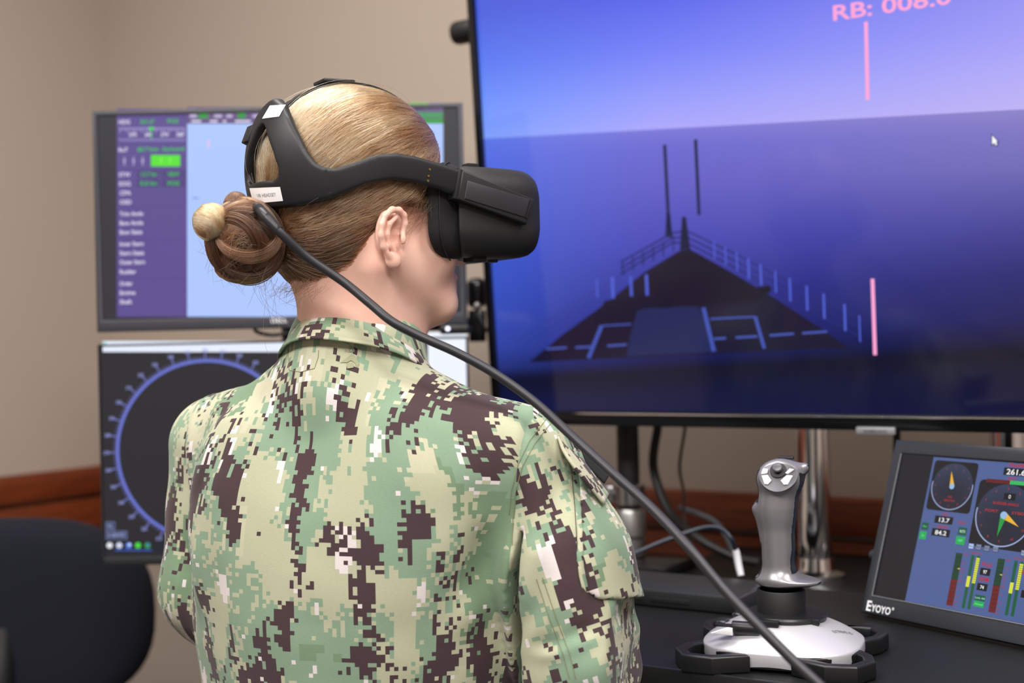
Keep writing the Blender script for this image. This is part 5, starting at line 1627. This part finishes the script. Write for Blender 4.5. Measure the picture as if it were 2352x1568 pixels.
def rrect_pts(hw, hh, r, n=8, zc=-.040):
    pts = []
    for cy_, cz_, a0 in ((hw - r, hh - r, 0), (-hw + r, hh - r, PI / 2), (-hw + r, -hh + r, PI), (hw - r, -hh + r, 1.5 * PI)):
        pts += [(cy_ + r * math.cos(a0 + PI / 2 * i / n), zc + cz_ + r * math.sin(a0 + PI / 2 * i / n)) for i in range(n + 1)]
    # subdivide the long straight runs so that they can bend
    out = []
    for i in range(len(pts)):
        a_ = pts[i]; b_ = pts[(i + 1) % len(pts)]; m_ = max(1, int(math.dist(a_, b_) / .010))
        out += [(a_[0] + (b_[0] - a_[0]) * k / m_, a_[1] + (b_[1] - a_[1]) * k / m_) for k in range(m_)]
    return out
def loft_x(name, secs, material, cap0=True, cap1=True, bend=None):
    b = MB(); rings = []
    for x_, hw, hh, r, bl in secs:
        ring = []
        for y_, z_ in rrect_pts(hw, hh, r): ring.append((x_ - bl * y_ * y_, y_, z_))
        rings.append(ring)
    n = min(len(r) for r in rings)
    # same count per ring : resample
    rs = []
    for ring in rings:
        L_ = [0]
        for i in range(len(ring)): L_.append(L_[-1] + math.dist(ring[i], ring[(i + 1) % len(ring)]))
        tot = L_[-1]; ring2 = ring + [ring[0]]; out = []
        for k in range(120):
            s_ = tot * k / 120; i = max(j for j in range(len(ring)) if L_[j] <= s_ + 1e-12)
            f_ = (s_ - L_[i]) / max(L_[i + 1] - L_[i], 1e-9)
            out.append(b.bm.verts.new(Vector(ring2[i]).lerp(Vector(ring2[i + 1]), f_)))
        rs.append(out)
    for i in range(len(rs) - 1):
        for k in range(120):
            j = (k + 1) % 120
            b.bm.faces.new((rs[i][k], rs[i][j], rs[i + 1][j], rs[i + 1][k]))
    if cap0: b.bm.faces.new(rs[0][::-1])
    if cap1: b.bm.faces.new(rs[-1])
    return b.done(name, material, headset, ang=50)
loft_x('visor_shell', [(.100, .074, .040, .024, 5.2), (.104, .0795, .0450, .026, 5.2), (.108, .0812, .0462, .026, 5.0), (.130, .0822, .0462, .026, 3.2), (.150, .0818, .0458, .026, 1.8), (.162, .0805, .0450, .026, 1.2),
                       (.169, .0785, .0432, .0255, 1.0), (.1745, .0750, .0400, .024, .9), (.1780, .0700, .0355, .022, .9), (.1798, .0640, .0300, .018, .9), (.1803, .057, .024, .015, .9)], m_rift)
m_foam = mat('face_foam', (16, 16, 18), .85, bump=.15, scale=1200)
foam = loft_x('face_cushion', [(.104, .0735, .0445, .026, 5.2), (.1015, .0765, .0475, .028, 7.0), (.098, .0770, .0490, .028, 8.0), (.0945, .0760, .0495, .028, 9.0), (.090, .0730, .0480, .028, 9.5), (.0885, .066, .042, .026, 9.5)], m_foam)
# cushion rim seam
ring = [(.0985 - 8.0 * y_ * y_, y_ * 1.0, z_) for y_, z_ in rrect_pts(.0776, .0496, .028)]
MB().tube([Vector(p) for p in ring] + [Vector(ring[0])], .0007, 6).done('cushion_piping', m_rift, headset)
for s_ in (1, -1):
    pts = [hlo(px, py, -.0868) for px, py in ((1058, 390), (1224, 459), (1206, 516), (1046, 458))]
    pts = [(x_, z_) for x_, z_ in pts]
    y0_, y1_ = (-.0905, -.074) if s_ == 1 else (.074, .0905)
    sa = MB().prism(pts, y0_, y1_, .0022, seg=3).done('side_arm', m_rift, headset)
    q = [hlo(px, py, -.0912) for px, py in ((1074, 414), (1217, 458), (1206, 499), (1067, 456))]
    ya, yb = (-.0916, -.0900) if s_ == 1 else (.0900, .0916)
    MB().prism(q, ya, yb, .0006).done('arm_cover', mat('cover_grey', (42, 42, 48), .42, bump=.05, scale=900), sa, label='slightly paler inset cover plate')
    q = [hlo(px, py, -.0912) for px, py in ((1218, 459), (1222, 462), (1210, 503), (1207, 500))]
    MB().prism(q, ya, yb, .0002).done('arm_slot', mat('slot_black', (6, 6, 7), .8), sa)
    # joint between strap and arm
    q = [hlo(px, py, -.0875) for px, py in ((1052, 386), (1062, 390), (1050, 459), (1040, 456))]
    MB().prism(q, *((-.0898, -.076) if s_ == 1 else (.076, .0898)), .0012).done('arm_joint', m_strap, headset)
# contact pins near the joint
def on_strap(px, py):
    o_ = MHi @ CAMP; d_ = (MHi.to_3x3() @ ray(px, py)).normalized()
    return strap_bvh.ray_cast(o_, d_)
pins = MB()
for px, py in ((987, 389), (984, 404), (983, 415)):
    h = on_strap(px, py)
    if h[0] is not None: pins.cyl(h[0] - h[1] * .001, h[0] + h[1] * .0006, .0016, .0011, 14)
pins.done('contact_pins', mat('gold_pins', (200, 160, 90), .25, 1.0), strap, label='three small gold contact pins')
# small details under and above the visor
MB().box((.140, -.030, -.0868), (.008, .010, .004), .0012).done('volume_button', m_rift, headset)
MB().box((.106, -.050, -.0870), (.016, .022, .006), .0015).done('latch', m_foam, headset)
MB().box((.100, -.055, .0060), (.014, .012, .006), .0015).done('top_clip', m_foam, headset)
# top strap running forward over the crown, and its buckle
def crown(x_, y_): return Vector((x_, y_, 0))
tz = []
for t_ in np.linspace(0, 1, 26):
    a_ = math.radians(34) + t_ * math.radians(118)      # angle in the midline plane from the back
    d_ = Vector((-math.cos(a_), 0, math.sin(a_)))
    o_ = Vector((-.006, 0, .0)) + d_ * .2
    h = hair_bvh.ray_cast(o_, -d_)
    r_ = (h[0] - Vector((-.006, 0, 0))).length if h[0] is not None else .09
    tz.append(Vector((-.006, 0, 0)) + d_ * (max(r_, .0) + .0035))
bm_ = MB(); rows = []
for i, p in enumerate(tz):
    tg = (tz[min(i + 1, 25)] - tz[max(i - 1, 0)]).normalized(); nn = Vector((0, 1, 0)).cross(tg).normalized()
    if nn.z < 0 and i > 3: nn = -nn
    w_ = .0115
    rows.append([bm_.bm.verts.new(p + Vector((0, 1, 0)) * a + nn * b) for a, b in ((-w_, -.0012), (w_, -.0012), (w_, .0012), (-w_, .0012))])
for i in range(25):
    for k in range(4): bm_.bm.faces.new((rows[i][k], rows[i][(k + 1) % 4], rows[i + 1][(k + 1) % 4], rows[i + 1][k]))
bm_.bm.faces.new(rows[0][::-1]); bm_.bm.faces.new(rows[-1])
ts_ = bm_.done('top_strap', mat('webbing', (20, 20, 23), .8, bump=.4, scale=2500), headset)
pk_ = tz[9]
MB().box((pk_.x + .004, 0, pk_.z + .0028), (.034, .027, .004), .0015, M=Matrix.Rotation(math.radians(-2), 3, 'Y')).done('strap_buckle', m_strap, ts_)
# tab sticking out at the back left of the triangle
tb = on_strap(580, 330)
pb_ = MHi @ P(577, 312, 1.228)
MB().box(pb_, (.010, .014, .018), .001, M=Matrix.Rotation(math.radians(22), 3, 'Y')).done('adjuster_tab', m_strap, headset)
# white paper labels
def sticker(name, quad, text, th_, label):
    """quad : tl, tr, br, bl in photo pixels, laid on the strap"""
    n_, m_ = 12, 6; bm = bmesh.new(); rows = []
    def at(u, v):
        a_ = Vector(quad[0]).lerp(Vector(quad[1]), u); b_ = Vector(quad[3]).lerp(Vector(quad[2]), u); return a_.lerp(b_, v)
    for j in range(m_ + 1):
        row = []
        for i in range(n_ + 1):
            p_ = at(i / n_, j / m_); h = on_strap(p_.x, p_.y)
            if h[0] is None:
                ang, z_ = px_strap(p_.x, p_.y); h = (Vector((0, 0, 0)), Vector((0, 0, 1))); row.append(None); continue
            row.append(bm.verts.new(h[0] + h[1] * .0006))
        rows.append(row)
    for j in range(m_):
        for i in range(n_):
            q_ = (rows[j][i], rows[j][i + 1], rows[j + 1][i + 1], rows[j + 1][i])
            if all(q_): bm.faces.new(q_)
    bmesh.ops.recalc_face_normals(bm, faces=bm.faces[:])
    me = bpy.data.meshes.new(name); bm.to_mesh(me); bm.free()
    o = link(name, me, mat('label_paper', (238, 236, 238), .6), strap, True, label)
    V_, F_, tw_ = text_polys(text)
    vv = []
    w_ = th_
    for vx, vy in V_:
        u_ = .5 + (vx / tw_ - .5) * w_; v_ = .5 - (vy / .73 - .5) * .24
        p_ = at(u_, v_); h = on_strap(p_.x, p_.y)
        vv.append(h[0] + h[1] * .0009 if h[0] is not None else Vector((0, 0, 0)))
    link('label_text', pydata(vv, [list(f) for f in F_]), mat('grey_print', (150, 148, 152), .7), strap)
    return o
sticker('rear_label', [(574, 432), (644, 429), (651, 461), (583, 467)], 'VR HEADSET', .62, 'white sticker reading VR HEADSET')
sticker('upper_label', [(621, 243), (656, 241), (642, 268), (603, 273)], '42', .16, 'small blank-looking white sticker at the top of the triangle')
# cable
mc = mat('headset_cable', (36, 36, 41), .45)
cpts = [(590, 474, 1.175), (606, 492, 1.155), (640, 530, 1.150), (705, 590, 1.160), (790, 648, 1.165), (850, 697, 1.155), (900, 738, 1.145), (960, 770, 1.145), (1050, 810, 1.142), (1140, 860, 1.138), (1230, 925, 1.128), (1310, 998, 1.11),
        (1400, 1080, 1.08), (1500, 1170, 1.05), (1580, 1255, 1.02), (1660, 1350, 1.0), (1740, 1435, .98), (1820, 1515, .965), (1900, 1590, .95), (1990, 1690, .94), (2050, 1900, .92)]
cb = MB(); cb.tube([MHi @ q_ for q_ in smooth_path([P(*c_) for c_ in cpts], 10)], .0042, 14)
cb.done('cable', mc, headset, label='long dark grey cable hanging from the back of the strap')
b = MB(); b.tube([MHi @ P(594, 478, 1.165), MHi @ P(614, 500, 1.153), MHi @ P(640, 529, 1.15)], [.0049, .0050, .0045], 12)
b.done('cable_strain_relief', m_foam, headset)
# ================================================================== JOYSTICK
MJ = Matrix.Translation((.272, 1.297, DESKZ)) @ Matrix.Rotation(math.radians(-22), 4, 'Z')
joy = thing('joystick', 'silver and black flight joystick with four white thumb buttons, on the desk', 'joystick', MJ)
m_pewter = mat('pewter_plastic', (138, 136, 140), .33, .55)
m_jsilver = mat('silver_plastic', (196, 194, 200), .36, .35)
m_jblack = mat('joystick_black', (20, 20, 23), .38)
m_rub = mat('rubber_black', (14, 14, 16), .6)
g = SDF((-.045, -.045, .065), (.055, .045, .215), .0011)
g.add(g.cone((-.003, .001, .082), (-.004, .002, .150), .0175, .0172, (1, 1.15, 1)), .002)
g.add(g.cone((-.004, .002, .150), (-.001, .002, .178), .0176, .0215), .012)
g.add(g.ell((.000, .005, .184), (.0235, .026, .018)), .008)
g.add(g.cone((.004, .004, .186), (.0235, .008, .1935), .0150, .0055), .006)
g.add(g.cone((-.016, .010, .158), (-.024, .006, .151), .008, .0055), .006)             # trigger side
g.add(g.cone((-.022, .004, .150), (-.017, .004, .118), .006, .004), .008)
g.add(g.ell((.006, .0, .079), (.034, .023, .0065)), .012)                                # hand rest
g.sub(g.ell((.030, -.006, .098), (.014, .03, .014)), .01)
npl = np.array([0, -.80, .60]); pc = np.array([.0, -.0165, .184])
g.cut((g.X - pc[0]) * npl[0] + (g.Y - pc[1]) * npl[1] + (g.Z - pc[2]) * npl[2], .004)
V, Q = g.mesh(); V = laplace(V, Q, 3, .45); N_ = vnormals(V, Q)
me = np_mesh('grip', V, Q)
grip = link('grip', me, [m_pewter, m_jblack], joy)
fn = N_[Q].mean(1); fc = V[Q].mean(1)
black = (fn[:, 1] > -.42) & (fn[:, 2] < .6) | (fc[:, 2] < .0755)
me.polygons.foreach_set('material_index', black.astype(np.int32))
ey = Vector((0, .60, .80)); ez_ = Vector((0, -.80, .60)); PCv = Vector(pc)
Mpl = Matrix(((1, 0, 0, PCv.x), (0, ez_.y * -1, ey.y, PCv.y), (0, ez_.z * -1, ey.z, PCv.z), (0, 0, 0, 1)))   # x, -normal, up
def plate(pts, y0, y1, bev): return MB().prism(pts, y0, y1, bev, M=Mpl)
fpl = [(.0010 + .0195 * math.cos(t_) * (1 + .16 * math.sin(t_)), .002 + .0168 * math.sin(t_)) for t_ in np.linspace(0, 2 * PI, 40, endpoint=False)]
plate(fpl, -.0006, .001, .0004).done('button_plate', mat('dark_pewter', (84, 83, 88), .38, .5), grip)
BT = [[(-.0165, .0045), (-.0100, .0060), (-.0098, .0110), (-.0150, .0112)], [(-.0160, .0030), (-.0095, .0040), (-.0050, -.0025), (-.0085, -.0075), (-.0118, -.0070)],
      [(.0105, .0055), (.0170, .0108), (.0120, .0118), (.0075, .0062)], [(.0098, .0040), (.0160, .0036), (.0115, -.0070), (.0078, -.0075), (.0040, -.0025)]]
for q in BT: plate(q, -.0028, .0, .0007).done('thumb_button', mat('white_button', (235, 235, 240), .35), grip, label='white thumb button')
b = MB()
b.lathe([(.0085, 0), (.0085, .0015), (.006, .0022)], (0, 0, 0), 24, Matrix.Rotation(PI / 2, 3, 'X'))
for v in b.bm.verts: v.co = Mpl @ (Vector(v.co) + Vector((.0005, -.0008, .0095)))
b.done('hat_well', m_rub, grip)
b = MB()
b.lathe([(.0035, .0), (.0030, .003), (.0052, .0045), (.0056, .0062), (.0045, .0072), (.002, .0066)], (0, 0, 0), 24, Matrix.Rotation(PI / 2, 3, 'X'))
for v in b.bm.verts: v.co = Mpl @ (Vector(v.co) + Vector((.0005, -.0012, .0098)))
b.done('hat_switch', mat('dark_pewter', (84, 83, 88), .38, .5), grip)
MB().box((.004, .016, .2028), (.016, .006, .003), .001).done('top_ridge', m_jblack, grip)
# boot under the grip
MB().lathe([(.0215, .0420), (.0245, .0425), (.0245, .0690), (.0238, .0700), (.0215, .0700), (.0210, .060)], (-.0015, 0, 0), 40, cap=False).lathe([(.021, .058), (.012, .062), (.012, .078)], (-.0015, 0, 0), 30).done('boot', m_rub, joy)
MB().lathe([(.0400, .0400), (.0415, .0440), (.0405, .0462), (.022, .0475)], (.003, .004, 0), 48).box((-.010, -.040, .0425), (.026, .006, .006), .001).box((.036, -.020, .0425), (.008, .008, .006), .001).done('collar_disc', m_jblack, joy)
# silver base
def RB_(th_):
    n_ = 2.8; c_, s_ = abs(math.cos(th_)), abs(math.sin(th_))
    return 1.0 / ((c_ / .079) ** n_ + (s_ / .0715) ** n_) ** (1 / n_)
def zdome(x_, y_):
    q_ = min(1, math.hypot(x_, y_) / RB_(math.atan2(y_, x_)))
    return .0455 - .0265 * q_ ** 2.2 + .0016 * math.exp(-((x_ + .01) / .03) ** 2 - ((y_ + .045) / .012) ** 2)
bm = MB(); NA = 96; rings = []
for q_ in [0.02, .15, .3, .42, .52, .6, .68, .76, .84, .9, .95, .985, 1.0]:
    rings.append([bm.bm.verts.new((q_ * RB_(t_) * math.cos(t_), q_ * RB_(t_) * math.sin(t_), .0455 - .0265 * q_ ** 2.2 + .0016 * math.exp(-((q_ * RB_(t_) * math.cos(t_) + .01) / .03) ** 2 - ((q_ * RB_(t_) * math.sin(t_) + .045) / .012) ** 2))) for t_ in np.linspace(0, 2 * PI, NA, endpoint=False)])
for dz_, rr_ in ((.0175, 1.006), (.010, 1.008), (.0065, 1.0)):
    rings.append([bm.bm.verts.new((rr_ * RB_(t_) * math.cos(t_), rr_ * RB_(t_) * math.sin(t_), dz_ - (.0045 if dz_ < .01 else .0) * abs(math.sin(2 * t_)) ** 2)) for t_ in np.linspace(0, 2 * PI, NA, endpoint=False)])
for i in range(len(rings) - 1):
    for k in range(NA):
        j = (k + 1) % NA
        bm.bm.faces.new((rings[i][k], rings[i][j], rings[i + 1][j], rings[i + 1][k]))
bm.bm.faces.new(rings[0][::-1]); bm.bm.faces.new(rings[-1])
bm.done('base_shell', m_jsilver, joy, ang=45)
MF = Matrix.Rotation(-PI / 2, 4, 'X')
fo = [(.020, -.074), (.054, -.093), (.084, -.089), (.098, -.062), (.093, -.038), (.080, -.020), (.068, -.024), (.058, -.046), (.030, -.062)]
fh = [(.040, -.0715), (.057, -.0815), (.0775, -.0785), (.0865, -.060), (.083, -.043), (.077, -.035), (.069, -.0480), (.056, -.0610)]
for sx, sy in ((1, 1), (-1, 1), (1, -1), (-1, -1)):
    o_ = [(x_ * sx, y_ * sy) for x_, y_ in fo]; h_ = [(x_ * sx, y_ * sy) for x_, y_ in fh]
    MB().prism(o_, -.0180, -.0, .0026, M=MF, hole=h_, seg=3).done('foot', m_jblack, joy, label='black loop-shaped foot')
# throttle lever, side buttons, print
MB().cyl((-.042, -.050, .0385), (-.014, -.050, .0385), .0068, seg=24, bev=.001).done('throttle_barrel', m_jblack, joy)
MB().box((-.050, -.050, .0402), (.018, .006, .0026), .0006).done('throttle_lever', m_jblack, joy)
MB().prism([(-.062, .0335), (-.040, .0325), (-.040, .0395), (-.046, .0395)], -.0605, -.054, .0006).done('throttle_pointer', mat('white_button', (235, 235, 240)), joy, label='white throttle pointer')
for x_, y_ in ((-.062, .004), (-.050, .026)):
    MB().sphere((x_, y_, zdome(x_, y_) + .0005), .009, 18, (1, .65, .38)).done('base_button', mat('gloss_dark_button', (42, 42, 46), .15), joy)
def dome_text(body, x_, y_, rot, h_, name, srgb):
    V_, F_, tw_ = text_polys(body)
    sc_ = h_ / .73; vv = []
    for vx, vy in V_:
        a_, b_ = (vx - tw_ / 2) * sc_, vy * sc_
        X_ = x_ + a_ * math.cos(rot) - b_ * math.sin(rot); Y_ = y_ + a_ * math.sin(rot) + b_ * math.cos(rot)
        vv.append((X_, Y_, zdome(X_, Y_) + .0003))
    link(name, pydata(vv, [list(f) for f in F_]), mat('ink_' + name, srgb, .6), joy)
dome_text('EXTREME 3D', .062, -.008, math.radians(62), .0042, 'model_lettering', (96, 94, 98))
dome_text('Logitech', -.010, -.0505, 0, .0042, 'maker_lettering', (176, 174, 180))
vv, ff = [], []
for i in range(14):
    for r_ in (.0030, .0046):
        t_ = math.radians(80 + 170 * i / 13); X_, Y_ = -.010 + r_ * math.cos(t_), -.0425 + r_ * .8 * math.sin(t_); vv.append((X_, Y_, zdome(X_, Y_) + .0004))
for i in range(13): ff.append([2 * i, 2 * i + 1, 2 * i + 3, 2 * i + 2])
k = len(vv)
for i in range(14): t_ = 2 * PI * i / 14; vv.append((-.0088 + .0013 * math.cos(t_), -.0425 + .0013 * math.sin(t_), zdome(-.009, -.0425) + .0004))
ff.append([k + i for i in range(14)])
link('maker_emblem', pydata(vv, ff), mat('ink_emblem', (60, 60, 64), .6), joy)
